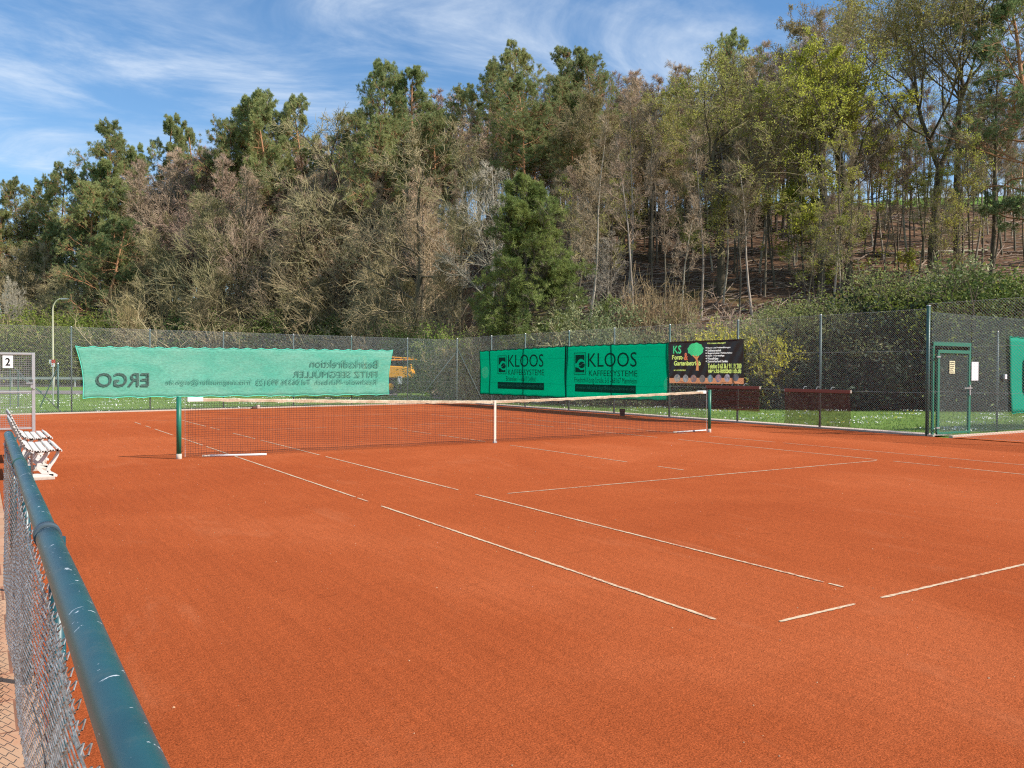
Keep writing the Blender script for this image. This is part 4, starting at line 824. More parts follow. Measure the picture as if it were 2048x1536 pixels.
b = MB(); b.box((3.3, -.97, .9), (.28, .06, .5)); b.build('side_plate', M['white'], vx); b = MB(); b.tube((2.35, -.96, 1.4), (2.35, -1.0, 1.4), .16, k=16); b.build('round_badge', M['galv'], vx)
b = MB(); b.tube((3.95, -.6, 1.75), (3.95, -.6, 1.95), .06, k=10); b.build('beacon', mat('orange beacon', (.7, .35, .05), .3), vx)
# ------------------------------------------------------------------ trees
def unit(v): return v/np.maximum(np.linalg.norm(v, axis=-1, keepdims=True), 1e-9)
def limb(rg, P, D, L, r, n, wander, up, end=.35):
    """all branches of one level at once"""
    Bn = len(P); nodes = np.zeros((Bn, n+1, 3)); dirs = np.zeros((Bn, n+1, 3)); nodes[:, 0] = P; D = unit(D); dirs[:, 0] = D
    for i in range(n):
        D = unit(D+rg.normal(0, wander, (Bn, 3))+np.array([0, 0, up])); nodes[:, i+1] = nodes[:, i]+D*(L/n)[:, None]; dirs[:, i+1] = D
    rad = r[:, None]*(1-(1-end)*np.linspace(0, 1, n+1)[None])
    return nodes, dirs, rad
def spawn(rg, lv, L, c, t0, t1, ang, angj, lfn, rr, even=False):
    nodes, dirs, rad = lv; Bn, n1, _ = nodes.shape; n = n1-1
    t = (np.tile(np.linspace(t0, t1, c), (Bn, 1))+rg.normal(0, .3*(t1-t0)/c, (Bn, c))) if even else rg.uniform(t0, t1, (Bn, c))
    t = np.clip(t, 0, .999); i = (t*n).astype(int); f = (t*n-i)[..., None]; b_ = np.arange(Bn)[:, None]
    P = nodes[b_, i]*(1-f)+nodes[b_, i+1]*f; D = dirs[b_, i]
    a = unit(np.cross(D, rg.normal(0, 1, D.shape))); th = np.radians(rg.normal(1, 0, t.shape)*(ang(t) if callable(ang) else ang)+rg.normal(0, angj, t.shape))[..., None]
    Dn = D*np.cos(th)+a*np.sin(th); Ln = L[:, None]*lfn(t)*rg.uniform(.65, 1.2, t.shape); rn = rad[b_, i]*rr
    return P.reshape(-1, 3), Dn.reshape(-1, 3), Ln.ravel(), rn.ravel()
def segs_of(lv):
    nodes, _, rad = lv; return nodes[:, :-1].reshape(-1, 3), nodes[:, 1:].reshape(-1, 3), rad[:, :-1].ravel(), rad[:, 1:].ravel()
def wood(lvs, k=3):
    Vs = []; Qs = []; o = 0
    for lv, kk in lvs:
        A, B, a, b_ = segs_of(lv); V, Q = prisms(A, B, a, b_, kk); Vs.append(V); Qs.append(Q+o); o += len(V)
    return np.concatenate(Vs), np.concatenate(Qs)
def kites(P, D, L, W, rg):
    """leaf shaped quads from P along D"""
    n = len(P); S = unit(np.cross(D, rg.normal(0, 1, (n, 3)))); V = np.stack([P, P+D*(L*.5)[:, None]+S*(W/2)[:, None], P+D*L[:, None], P+D*(L*.5)[:, None]-S*(W/2)[:, None]], 1).reshape(-1, 3)
    return V, np.arange(4*n).reshape(n, 4)
def pts_on(rg, lv, m, t0=.2):
    nodes, dirs, _ = lv; Bn, n1, _ = nodes.shape; n = n1-1; t = rg.uniform(t0, .999, (Bn, m)); i = (t*n).astype(int); f = (t*n-i)[..., None]; b_ = np.arange(Bn)[:, None]
    return (nodes[b_, i]*(1-f)+nodes[b_, i+1]*f).reshape(-1, 3), dirs[b_, i].reshape(-1, 3)
def thin(rg, P, D, keep, cs=1.1):
    """clumpy thinning on a random 3d lattice, so that the crown keeps gaps"""
    k = np.floor(P/cs+rg.random(3)*9).astype(int); h = np.sin(k@np.array([12.9898, 78.233, 37.719]))*43758.5453; h = h-np.floor(h); ok = (h < keep) | (rg.random(len(P)) < .12)
    return P[ok], D[ok]
def bark(name, c1, c2, rand=.18): return mat(name, c1, .9, noise=.25, nscale=3, col2=c2, bump=.5, bscale=12, dist=.02, rand=rand, spec=.1, stretch=(1, 1, .3))
B_ = dict(twig=bark('grey brown pole twigs', (.42, .32, .215), (.28, .21, .14)), grey=bark('grey bark', (.20, .165, .125), (.11, .09, .065)), beech=bark('grey brown twig bark', (.58, .43, .28), (.41, .29, .18)), red=bark('reddish twig bark', (.52, .37, .27), (.38, .26, .185)),
          oak=bark('dark oak bark', (.18, .145, .10), (.09, .072, .052)), olive=bark('olive twig bark', (.42, .345, .195), (.28, .225, .13)), pale=bark('silvery bark', (.46, .40, .32), (.31, .26, .20)), shoot=bark('ochre shoots', (.46, .35, .18), (.32, .23, .12)))
pb = bpy.data.materials.new('pine bark'); pb.use_nodes = True; t = pb.node_tree; b = t.nodes['Principled BSDF']; b.inputs['Roughness'].default_value = .9
tco = N(t, 'ShaderNodeTexCoord').outputs['Object']; sx = N(t, 'ShaderNodeSeparateXYZ'); t.links.new(tco, sx.inputs[0]); mr = N(t, 'ShaderNodeMapRange'); t.links.new(sx.outputs[2], mr.inputs[0]); mr.inputs[1].default_value = 2; mr.inputs[2].default_value = 9
ad = N(t, 'ShaderNodeMath', operation='ADD'); t.links.new(mr.outputs[0], ad.inputs[0]); nn = N(t, 'ShaderNodeMath', operation='MULTIPLY'); t.links.new(tn(t, 2, 5, tco), nn.inputs[0]); nn.inputs[1].default_value = .5; t.links.new(nn.outputs[0], ad.inputs[1])
t.links.new(ramp(t, ad.outputs[0], [(.3, (.12, .085, .06)), (.7, (.34, .17, .085)), (1, (.45, .22, .11))]), b.inputs['Base Color']); B_['pine'] = pb
def leafm(name, c1, c2, trans=.35, rand=.18): return mat(name, c1, .6, noise=.25, nscale=.7, col2=c2, trans=trans, rand=rand, spec=.25, n2=3)
L_ = dict(pine=leafm('scots pine needles', (.25, .30, .125), (.40, .41, .165), .45), pined=leafm('dark pine needles', (.13, .185, .085), (.22, .26, .10), .35), bpine=leafm('black pine needles', (.15, .21, .060), (.32, .36, .105), .38, .0),
          lime=leafm('young oak leaves', (.42, .44, .06), (.56, .56, .10), .5), olive=leafm('olive buds', (.33, .285, .12), (.42, .36, .16), .4), bud=leafm('brown olive buds', (.36, .31, .17), (.27, .24, .11), .35),
          green=leafm('fresh green leaves', (.19, .26, .045), (.33, .39, .075), .42), laurel=leafm('laurel leaves', (.08, .13, .035), (.19, .25, .06), .28), varieg=leafm('cream and green leaves', (.50, .48, .24), (.12, .17, .06), .3),
          yellow=leafm('yellow blossom', (.86, .68, .06), (.66, .55, .08), .4), blossom=leafm('pale blossom', (.62, .54, .46), (.45, .36, .28), .35), sage=leafm('grey green leaves', (.25, .29, .095), (.37, .39, .14), .38), tan=leafm('ochre young leaves', (.33, .24, .09), (.24, .2, .07), .35), gold=leafm('yellow green leaves', (.50, .48, .12), (.40, .42, .11), .5))
PROTO = {}
def reg(key, H, tr, trm, tw, twm, lv=None, lm=None, names=('trunk', 'crown')):
    Vt, Qt = tr; mt = nmesh(names[0], Vt, Qt, [trm], smooth=True)
    V, Q = tw; mi = np.zeros(len(Q), int)
    if lv is not None: V2, Q2 = lv; Q = np.concatenate([Q, Q2+len(V)]); V = np.concatenate([V, V2]); mi = np.concatenate([mi, np.ones(len(Q2), int)])
    mc = nmesh(names[1], V, Q, [twm]+([lm] if lm else []), mi); PROTO[key] = (H, mt, mc, names)
one = lambda *a: np.array([a], float)
def p_bare(key, seed, H, brk, lean=.05, leafs=0, lm=None, lsz=.07, t0=.30, spread=.26, ang=38, c1=34, keep=.6, r0=.0105, up1=.06, tw=.015):
    rg = np.random.default_rng(seed); n = 14; r = one(H*r0)[0]
    l0 = limb(rg, one(0, 0, 0), one(rg.normal(0, lean), rg.normal(0, lean), 1), np.array([H*.97]), r, n, .035, .03, .12); l0[0][:, 0, 2] = -.6
    P, D, L, r1 = spawn(rg, l0, np.array([H]), c1, t0, .97, lambda t: ang+8*(1-t), 9, lambda t: spread*np.clip((1.08-t)/(1-t0), .18, 1)*np.clip((t-t0+.12)/.2, .5, 1), .42, True); l1 = limb(rg, P, D, L, np.maximum(r1, .022), 6, .11, up1, .3)
    P, D, L2, r2 = spawn(rg, l1, L, 8, .15, .98, 36, 10, lambda t: .5*(1.15-t*.6), .5); l2 = limb(rg, P, D, L2, np.maximum(r2, .013), 3, .13, .05, .5)
    P, D, L3, r3 = spawn(rg, l2, L2, 6, .1, 1, 34, 12, lambda t: .55+0*t, .6); L3 = np.maximum(L3, .35); l3 = limb(rg, P, D, L3, np.full(len(P), tw), 2, .14, .05, .5)
    P, D, L4, _ = spawn(rg, l3, L3, 2, .2, 1, 32, 12, lambda t: .7+0*t, .6); l4 = limb(rg, P, D, np.maximum(L4, .25), np.full(len(P), tw*.75), 1, .1, .05, .6)
    lv = None
    if leafs:
        P, D = pts_on(rg, l4, leafs); P, D = thin(rg, P, D, keep); nn = len(P); lv = kites(P, unit(D*.5+rg.normal(0, .7, (nn, 3))), rg.uniform(.7, 1.4, nn)*lsz, rg.uniform(.6, 1, nn)*lsz*.8, rg)
    reg(key, H, wood([(l0, 9)]), B_[brk[0]], wood([(l1, 4), (l2, 3), (l3, 3), (l4, 3)]), B_[brk[1]], lv, lm)
def p_oak(key, seed, H, brk, lm, lsz=.11, leafs=3, keep=.55, th=.42, fork=0, limbs=8, spread=.42, low=0, t0=.45, c3=7, r0=.017, wig=.17, tilt=48):
    rg = np.random.default_rng(seed); r = np.array([H*r0])
    l0 = limb(rg, one(0, 0, 0), one(.02, .0, 1), np.array([H*th]), r, 8, .03, .03, .72); l0[0][:, 0, 2] = -.6; tr = [(l0, 10)]
    tip = l0[0][:, -1]; r1 = l0[2][:, -1]
    if fork:                                   # two or three leaders
        f = np.array([[-.34, .05, 1], [.30, -.1, 1]] if fork == 2 else [[-.4, .1, 1], [.35, .2, 1], [0, -.4, 1]]); m_ = len(f)
        lf = limb(rg, np.repeat(tip, m_, 0), f, np.full(m_, H*(.93-th)), np.full(m_, float(r1[0])*.80), 9, .07, .05, .16); tr.append((lf, 8)); src, LL = lf, np.full(m_, H*(1-th)); tt = .18
    else:
        lf = limb(rg, tip, one(rg.normal(0, .1), rg.normal(0, .1), 1), np.array([H*(.95-th)]), r1*.92, 9, .10, .04, .12); tr.append((lf, 8)); src, LL = lf, np.array([H*(1-th)]); tt = .02
    P, D, L, r2 = spawn(rg, src, LL, limbs if not fork else max(5, limbs//fork+1), tt, .95, lambda t: tilt+14*(1-t), 9, lambda t: spread*H/LL[0]*np.clip(1.12-t*.75, .3, 1), .52, True); l1 = limb(rg, P, D, L, np.maximum(r2, .05), 8, wig, .07, .22); tr.append((l1, 6))
    if low:
        P, D, La, ra_ = spawn(rg, l0, np.array([H*.30]), low, t0, .98, 75, 9, lambda t: .8+0*t, .3, True); la = limb(rg, P, D, La, np.full(len(P), .07), 8, .15, .0, .3); l1 = tuple(np.concatenate([a, b_]) for a, b_ in zip(l1, la)); L = np.concatenate([L, La]); tr[-1] = (l1, 6)
    P, D, L2, r3 = spawn(rg, l1, L, 9, .22, .99, 46, 12, lambda t: .46*(1.25-t*.6), .5); l2 = limb(rg, P, D, L2, np.maximum(r3, .02), 4, .18, .06, .35)
    P, D, L3, r4 = spawn(rg, l2, L2, c3, .15, 1, 42, 14, lambda t: .50+0*t, .5); l3 = limb(rg, P, D, np.maximum(L3, .45), np.maximum(r4*.6, .016), 3, .2, .05, .5)
    P, D, L4, _ = spawn(rg, l3, np.maximum(L3, .45), 4, .2, 1, 42, 14, lambda t: .55+0*t, .5); l4 = limb(rg, P, D, np.maximum(L4, .25), np.full(len(P), .012), 1, .15, .05, .6)
    lv = None
    if leafs:
        P, D = pts_on(rg, l4, leafs, .1); P, D = thin(rg, P, D, keep, 1.3); nn = len(P); P = P+rg.normal(0, .07, P.shape); lv = kites(P, unit(D*.3+rg.normal(0, .7, (nn, 3))), rg.uniform(.6, 1.35, nn)*lsz, rg.uniform(.6, 1, nn)*lsz*.8, rg)
    reg(key, H, wood(tr), B_[brk[0]], wood([(l2, 4), (l3, 3), (l4, 3)]), B_[brk[1]], lv, lm)
def p_pine(key, seed, H, lm, t0=.5, spread=.2, c1=26, c2=8, c3=6, blade=.26, bw=.045, kb=9, flat=0, keep=.8, top=.5, r0=.0125, brk='pine', droop=.0, shape=None, up=.055):
    rg = np.random.default_rng(seed)
    l0 = limb(rg, one(0, 0, 0), one(rg.normal(0, .04), rg.normal(0, .04), 1), np.array([H*.97]), np.array([H*r0]), 14, .035, .03, .2); l0[0][:, 0, 2] = -.6
    sh = shape or (lambda t: spread*np.clip(1.02-((t-t0)/(1-t0))**1.6*(1-top*.4), .2, 1)*np.clip(.55+(t-t0)*2.2, 0, 1))
    P, D, L, r1 = spawn(rg, l0, np.array([H]), c1, t0, .985, lambda t: 90-34*((t-t0)/(1-t0))**1.5, 9, sh, .36, True); L = L*rg.uniform(.7, 1.15, len(L)); l1 = limb(rg, P, D, L, np.clip(r1, .02, .12), 6, .13, up-droop, .35)
    P, D, L2, r2 = spawn(rg, l1, L, c2, .3, 1, 48, 10, lambda t: .42*(1.2-t*.5), .5); L2 = np.maximum(L2, .4); l2 = limb(rg, P, D, L2, np.clip(r2, .012, .05), 3, .14, .06, .5)
    P, D, L3, _ = spawn(rg, l2, L2, c3, .25, 1, 42, 12, lambda t: .45+0*t, .5); L3 = np.maximum(L3, .22); l3 = limb(rg, P, D, L3, np.full(len(P), .009), 1, .1, .15, .6)
    P, D = pts_on(rg, l3, 2, .45); tp = l2[0][:, -1]; td = l2[1][:, -1]; P = np.concatenate([P, tp, l1[0][:, -1], l0[0][:, -1]]); D = np.concatenate([D, td, l1[1][:, -1], l0[1][:, -1]])
    P, D = thin(rg, P, D, keep, .9)
    P = np.repeat(P, kb, 0); D = np.repeat(D, kb, 0); nn = len(P); Dr = unit(D*.55+rg.normal(0, .55, (nn, 3))+np.array([0, 0, .28])); lv = kites(P+rg.normal(0, .03, P.shape), Dr, rg.uniform(.65, 1.15, nn)*blade, np.full(nn, bw), rg)
    reg(key, H, wood([(l0, 10)]), B_[brk], wood([(l1, 5), (l2, 3), (l3, 3)]), B_[brk], lv, lm)
def p_shrub(key, seed, H, W, brk, lm, stems=16, leafs=4, lsz=.09, c2=8, c3=6, wander=.09, up=.04, keep=.8, clump=0, clsz=.3, tilt=.5, lw=.7, tw=.008):
    rg = np.random.default_rng(seed); a = rg.uniform(0, 6.283, stems); q = rg.uniform(.1, 1, stems)
    P = np.stack([np.cos(a)*q*W*.18, np.sin(a)*q*W*.18, np.full(stems, -.1)], 1); D = np.stack([np.cos(a)*q*tilt, np.sin(a)*q*tilt, np.ones(stems)], 1); L = H*rg.uniform(.7, 1.05, stems)
    l0 = limb(rg, P, D, L, np.full(stems, .012+.006*H), 7, wander, .02, .3)
    P, D, L2, r = spawn(rg, l0, L, c2, .12, 1, 38, 12, lambda t: .38*(1.2-.6*t), .5); l1 = limb(rg, P, D, L2, np.maximum(r*.6, .008), 3, .13, up, .5)
    P, D, L3, _ = spawn(rg, l1, L2, c3, .15, 1, 38, 12, lambda t: .5+0*t, .5); L3 = np.maximum(L3, .18); l2 = limb(rg, P, D, L3, np.full(len(P), tw), 1, .1, up, .6)
    lv = None
    if leafs or clump:
        P, D = pts_on(rg, l2, max(leafs, 1)); P, D = thin(rg, P, D, keep, .7)
        if clump:
            c = rg.normal(0, 1, (clump, 3)); c = unit(c)*np.power(rg.uniform(.25, 1, (clump, 1)), .4); c[:, 2] = np.abs(c[:, 2])*1.0; c = c*np.array([W/2, W/2, H])*(1+.12*np.sin(c[:, :1]*7+c[:, 1:2]*5+c[:, 2:]*6)); c[:, 2] = np.maximum(c[:, 2], rg.uniform(0, .5, clump)); m_ = 70
            Pc = np.repeat(c, m_, 0)+rg.normal(0, clsz, (clump*m_, 3)); Dc = unit(np.repeat(c, m_, 0)*np.array([1, 1, .6])+rg.normal(0, .8, Pc.shape)); P = np.concatenate([P, Pc]); D = np.concatenate([D, Dc])
        ok = P[:, 2] > .02; P, D = P[ok], D[ok]; nn = len(P); lv = kites(P, unit(D*.5+rg.normal(0, .6, (nn, 3))), rg.uniform(.6, 1.3, nn)*lsz, rg.uniform(.7, 1, nn)*lsz*lw, rg)
    reg(key, H, wood([(l0, 5)]), B_[brk], wood([(l1, 3), (l2, 3)]), B_[brk], lv, lm, ('stems', 'foliage'))
for i in range(4): p_bare('beech%d' % i, 10+i, 19, ('grey', 'red' if i % 2 else 'beech'), c1=34, tw=.016)
for i in range(3): p_bare('slim%d' % i, 20+i, 15, ('pale' if i == 1 else 'grey', 'twig'), t0=.50, spread=.15, c1=15, ang=44, r0=.0078, leafs=0, tw=.013)
for i in range(2): p_bare('slimleaf%d' % i, 25+i, 15, ('oak', 'olive'), t0=.42, spread=.19, c1=15, ang=56, r0=.0078, leafs=2, lm=L_['lime'], lsz=.11, keep=.35, tw=.012)
for i in range(3): p_bare('bushy%d' % i, 30+i, 11, ('olive', 'olive'), t0=.10, spread=.42, ang=40, leafs=2, lm=L_['olive' if i != 1 else 'bud'], lsz=.065, keep=.8, r0=.010, up1=.05, tw=.010, c1=46)
for i in range(2): p_bare('airy%d' % i, 36+i, 19, ('oak', 'olive'), t0=.42, spread=.26, c1=26, ang=46, leafs=2, lm=L_['gold' if i else 'olive'], lsz=.085, keep=.55, r0=.0095)
p_bare('silver', 39, 13, ('pale', 'pale'), t0=.22, spread=.40, c1=30, ang=50, leafs=0, tw=.015)
p_bare('cherry', 40, 18, ('grey', 'pale'), t0=.35, spread=.3, c1=30, ang=42, leafs=4, lm=L_['blossom'], lsz=.10, keep=.7)
for i in range(2): p_oak('oakbare%d' % i, 50+i, 17, ('oak', 'beech' if i else 'olive'), L_['bud'], leafs=1, lsz=.08, keep=.5, th=.36, limbs=9, spread=.42, low=2)
for i in range(2): p_oak('oakolive%d' % i, 54+i, 18, ('oak', 'olive'), L_['olive' if i else 'gold'], leafs=7, lsz=.13, keep=.66, th=.40, limbs=13, spread=.48, low=5, t0=.55)
for i in range(2): p_oak('oaklime%d' % i, 58+i, 21, ('oak', 'oak'), L_['lime'], leafs=8, lsz=.17, keep=.60, th=.42, limbs=14, spread=.40, low=7, t0=.35)
p_oak('giant', 63, 24, ('oak', 'olive'), L_['gold'], leafs=6, lsz=.15, keep=.85, th=.40, fork=2, limbs=20, spread=.56, tilt=50, wig=.12, r0=.0155)
p_oak('giantside', 64, 24, ('oak', 'olive'), L_['olive'], leafs=4, lsz=.10, keep=.6, th=.55, limbs=12, spread=.34, tilt=40, wig=.12, r0=.0125)
for i in range(5): p_pine('pine%d' % i, 70+i, 20, L_['pine'], t0=(.54, .60, .44, .68, .54)[i], spread=(.27, .24, .27, .19, .29)[i], c1=(40, 34, 52, 28, 42)[i], keep=.95, c2=10, c3=7, kb=11, blade=.24, bw=.036)
p_pine('pine6', 76, 20, L_['pine'], t0=.74, spread=.15, c1=20, keep=.95, c2=9, c3=7, kb=11, blade=.24, bw=.036)
p_pine('pinedark', 77, 20, L_['pined'], t0=.22, spread=.27, c1=46, keep=.92, c2=9, kb=11, blade=.24, bw=.036)
def bsh(t): return .215*np.clip((1.04-t)/.48, .05, 1)**.65*(1+.25*np.exp(-((t-.32)/.12)**2))
p_pine('blackpine', 81, 12, L_['bpine'], t0=.14, c1=112, c2=10, c3=8, blade=.21, bw=.026, kb=11, keep=.76, shape=bsh, r0=.013, brk='grey', up=.14)
p_shrub('laurel0', 90, 4.2, 4.6, 'oak', L_['laurel'], clump=300, clsz=.26, lsz=.13, lw=.5); p_shrub('shade_shrub', 88, 3.0, 4.6, 'oak', leafm('evergreen leaves with painted shade', (.016, .028, .014), (.030, .052, .020), .08), clump=330, clsz=.26, lsz=.12, lw=.5); p_shrub('laurel1', 91, 4.6, 4.2, 'oak', L_['sage'], clump=260, clsz=.30, lsz=.10, lw=.5); p_shrub('laurel2', 92, 4.0, 5.0, 'oak', L_['green'], clump=280, clsz=.28, lsz=.11, lw=.5)  # low evergreens: deep hedge shade put into their near-black leaf colour
p_shrub('varieg', 93, 3.2, 4.4, 'olive', L_['varieg'], clump=170, clsz=.20, lsz=.12, lw=.5); p_shrub('green0', 94, 3.4, 4.2, 'olive', L_['green'], stems=20, leafs=5, lsz=.10, clump=80, clsz=.3); p_shrub('sage', 95, 3.4, 4.0, 'olive', L_['sage'], stems=22, leafs=5, lsz=.09, clump=60, clsz=.3)
p_shrub('yellow', 96, 3.0, 2.6, 'shoot', L_['yellow'], stems=24, leafs=6, lsz=.10, keep=.8, tilt=.6); p_shrub('ochre', 97, 3.4, 3.0, 'shoot', L_['tan'], stems=20, leafs=5, lsz=.09, keep=.8)
p_shrub('willow', 98, 3.4, 3.4, 'shoot', None, stems=95, leafs=0, c2=5, c3=3, wander=.035, tilt=.30, tw=.010); p_shrub('bramble', 99, 2.6, 3.6, 'red', None, stems=45, leafs=0, c2=7, c3=4, wander=.12, tilt=.9)
p_shrub('olives', 89, 4.0, 4.5, 'olive', L_['bud'], stems=26, leafs=4, lsz=.07, keep=.7, wander=.12, tilt=.8)
rgT = random.Random(77); REDS = []
def tree(name, key, u, d, vtop, label, cat='tree', group=None, rz=None, wid=1., dz=0.):
    x, y, z = at(u, d); z = z-.1+dz; H = z_at(u, vtop, d)-z; H0, mt_, mc, names = PROTO[key]; s = max(H/H0, .15)
    o = empty(name, (x, y, z), label, cat, group, rz if rz is not None else rgT.uniform(0, 6.28)); wv = (s**.6 if s < 1 else s)*wid; o.scale = (wv, wv, s)
    for me_, nm in ((mt_, names[0]), (mc, names[1])): meshobj(nm, me_, o)
    return o
# --- trees one can tell apart
rgB = random.Random(5)
for i in range(20):
    u = 262+(460-262)*(i+.5)/20+rgB.uniform(-6, 6); d = rgB.uniform(90, 98); v = np.interp(u, [262, 350, 460], [330, 300, 300])+rgB.uniform(0, 60)
    REDS.append((u, d, v))

PINES = [(-30, 98, 390, 0), (42, 99, 372, 4), (86, 103, 366, 2), (124, 97, 338, 1), (172, 93, 330, 5), (213, 95, 252, 2), (268, 98, 300, 6), (326, 100, 240, 6), (402, 102, 247, 6), (448, 92, 262, 4), (492, 93, 218, 2), (517, 96, 205, 1), (575, 93, 193, 3), (645, 97, 196, 3), (700, 96, 228, 0), (742, 84, 248, 4), (770, 90, 132, 1), (835, 89, 148, 2), (858, 84, 230, 0), (955, 88, 134, 3), (925, 90, 175, 1), (1022, 79, 97, 1), (1090, 84, 82, 3), (1052, 74, 165, 4), (1135, 70, 246, 0), (1182, 82, 114, 4), (1472, 90, 76, 4)]
PD = ['low scots pine cut by the left edge of the picture', 'scots pine with a round top near the left edge', 'pale green scots pine between two rounder pines at far left', 'scots pine with a flat dome top left of the tall dark group', 'very dark scots pine leaning left of the tallest left pine', 'tall broad scots pine topping the left end of the wood', 'scots pine just right of the tallest left pine, half hidden', 'small topped scots pine alone against the sky above bare beeches', 'small scots pine with a compact top above reddish beeches', 'dark scots pine at the left flank of the middle pine group', 'wide scots pine with branches low down its orange trunk', 'dark topped scots pine behind the wide one', 'scots pine with a visible straight orange trunk below its tuft', 'low round scots pine top above olive oaks', 'broad dull scots pine crown behind the bare oak', 'scots pine with blue green pads below the skyline pines', 'scots pine with a ragged top left of a denser pine', 'dense scots pine with layered dark pads on the skyline', 'lower scots pine spreading under the dense skyline pine', 'scots pine with a thin pointed top over pinkish beeches', 'dark low scots pine left of the thin pointed one', 'scots pine with a loose round tuft, left of the highest pine', 'highest scots pine of the middle skyline', 'large scots pine with a curving orange trunk below the highest pines', 'blue green scots pine hanging right above the free standing pine', 'heavy scots pine crown right of the highest pine', 'lone dark scots pine on the skyline among bare beech tops']
for (u, d, v, k), lb in zip(PINES, PD): tree('scots_pine', 'pinedark' if k == 5 else 'pine%d' % k, u, d, v, lb, 'pine', 'scots pines in the hillside wood', wid={215: .95, 835: .85, 1090: .9, 1052: .95, 770: .68}.get(u, .80))
tree('scots_pine', 'pinedark', 2110, 58, -90, 'very dark pine crown reaching in at the upper right edge', 'pine', 'scots pines in the hillside wood', wid=1.05)
tree('black_pine', 'blackpine', 1076, 44, 352, 'free standing dense green pine behind the corner of the court fence', 'pine', rz=1.0, wid=1.08)
OAKS = [('oakolive0', 1440, 62, 150, 'spreading oak with dull yellow green buds and a thick straight trunk', 1.15, 1.2), ('oaklime0', 1640, 61, 120, 'oak with bright lime leaves down its trunk, left one of the lime pair', .95, .4), ('oaklime1', 1694, 64, 100, 'oak with bright lime leaves, right one of the lime pair', 1.0, 2.2),
        ('oakolive1', 1205, 72, 216, 'yellowish budding oak crown right of the big pines', .95, 3.), ('oakbare0', 835, 64, 300, 'gnarled dark oak with bare grey twigs and one thick trunk', 1.25, .5), ('oakolive1', 1690, 84, 8, 'pale budding oak rising highest behind the lime oaks', 1., 1.), ('oakbare0', 640, 84, 258, 'wide brownish oak left of the gnarled one', 1.15, 2.), ('oakbare1', 1190, 60, 400, 'bare oak with arching limbs right of the free standing pine', .9, 4.1), ('oakolive0', 1300, 74, 210, 'dull olive oak between the yellowish oak and the spreading oak', 1., 5.2)]
for k, u, d, v, lb, wd, rz in OAKS: tree('oak_tree', k, u, d, v, lb, 'tree', rz=rz, wid=wd)
tree('forked_oak', 'giant', 1862, 64, -30, 'giant dark oak whose trunk forks into two leaders against the sky', 'tree', rz=-YAW, wid=1.02)
tree('tall_oak', 'giantside', 1912, 66, -20, 'tall dark oak with a straight trunk just right of the forked giant', 'tree', rz=1.2)
tree('tall_oak', 'airy1', 1978, 60, 60, 'slender yellow green tree with a mossy trunk near the right edge', 'tree', rz=.4)
tree('tall_oak', 'giantside', 2062, 70, -60, 'tall thin leaved oak cut by the right edge of the picture', 'tree', rz=4.2)
tree('cherry_tree', 'cherry', 1562, 82, 96, 'wild cherry covered in pale pinkish blossom on the skyline', 'tree', rz=1.)
tree('bare_tree', 'silver', 985, 56, 322, 'silvery bare tree with fanned twigs left of the free standing pine', 'tree', rz=2.)
tree('bare_tree', 'silver', 1215, 56, 470, 'small silvery bare tree right of the free standing pine', 'tree', rz=5., wid=.8)
tree('bare_tree', 'silver', 30, 84, 560, 'small leaning pale bare tree near the left edge', 'tree', rz=3., wid=.6)
UND = [('bushy0', 345, 84, 470, 'low ochre tinted bushy tree at the left of the olive thicket', 1.0), ('bushy1', 455, 83, 395, 'tall olive bushy tree with fine fanned twigs', 1.1), ('bushy0', 565, 82, 420, 'rounded olive bushy tree right of the tallest olive one', 1.1), ('bushy2', 660, 81, 380, 'broad olive brown tree left of the gnarled oak', 1.15), ('bushy0', 745, 74, 470, 'olive bushy tree in front of the gnarled oak', 1.), ('bushy1', 905, 58, 510, 'brownish bushy tree right of the gnarled oak trunk', .9), ('bushy2', 520, 80, 530, 'low spreading olive tree at the wood edge behind the pale banner', 1.2), ('bushy0', 410, 80, 545, 'low olive tree above the left half of the pale banner', 1.2), ('bushy1', 620, 79, 560, 'low dense brownish tree above the right half of the pale banner', 1.2), ('bushy2', 805, 66, 560, 'small olive tree at the foot of the gnarled oak', 1.1), ('bushy0', 262, 84, 530, 'thin low olive tree beside the dark ivy mass', .9), ('bushy2', 290, 88, 420, 'pinkish brown bushy tree below the small topped pine', .9)]
for k, u, d, v, lb, wd in UND: tree('bushy_tree', k, u, d, v, lb, 'tree', 'bushy trees at the wood edge', wid=wd)
tree('low_pine', 'pinedark', 195, 84, 430, 'dark green pine with foliage almost to the ground at the left', 'pine', rz=2., wid=1.15)
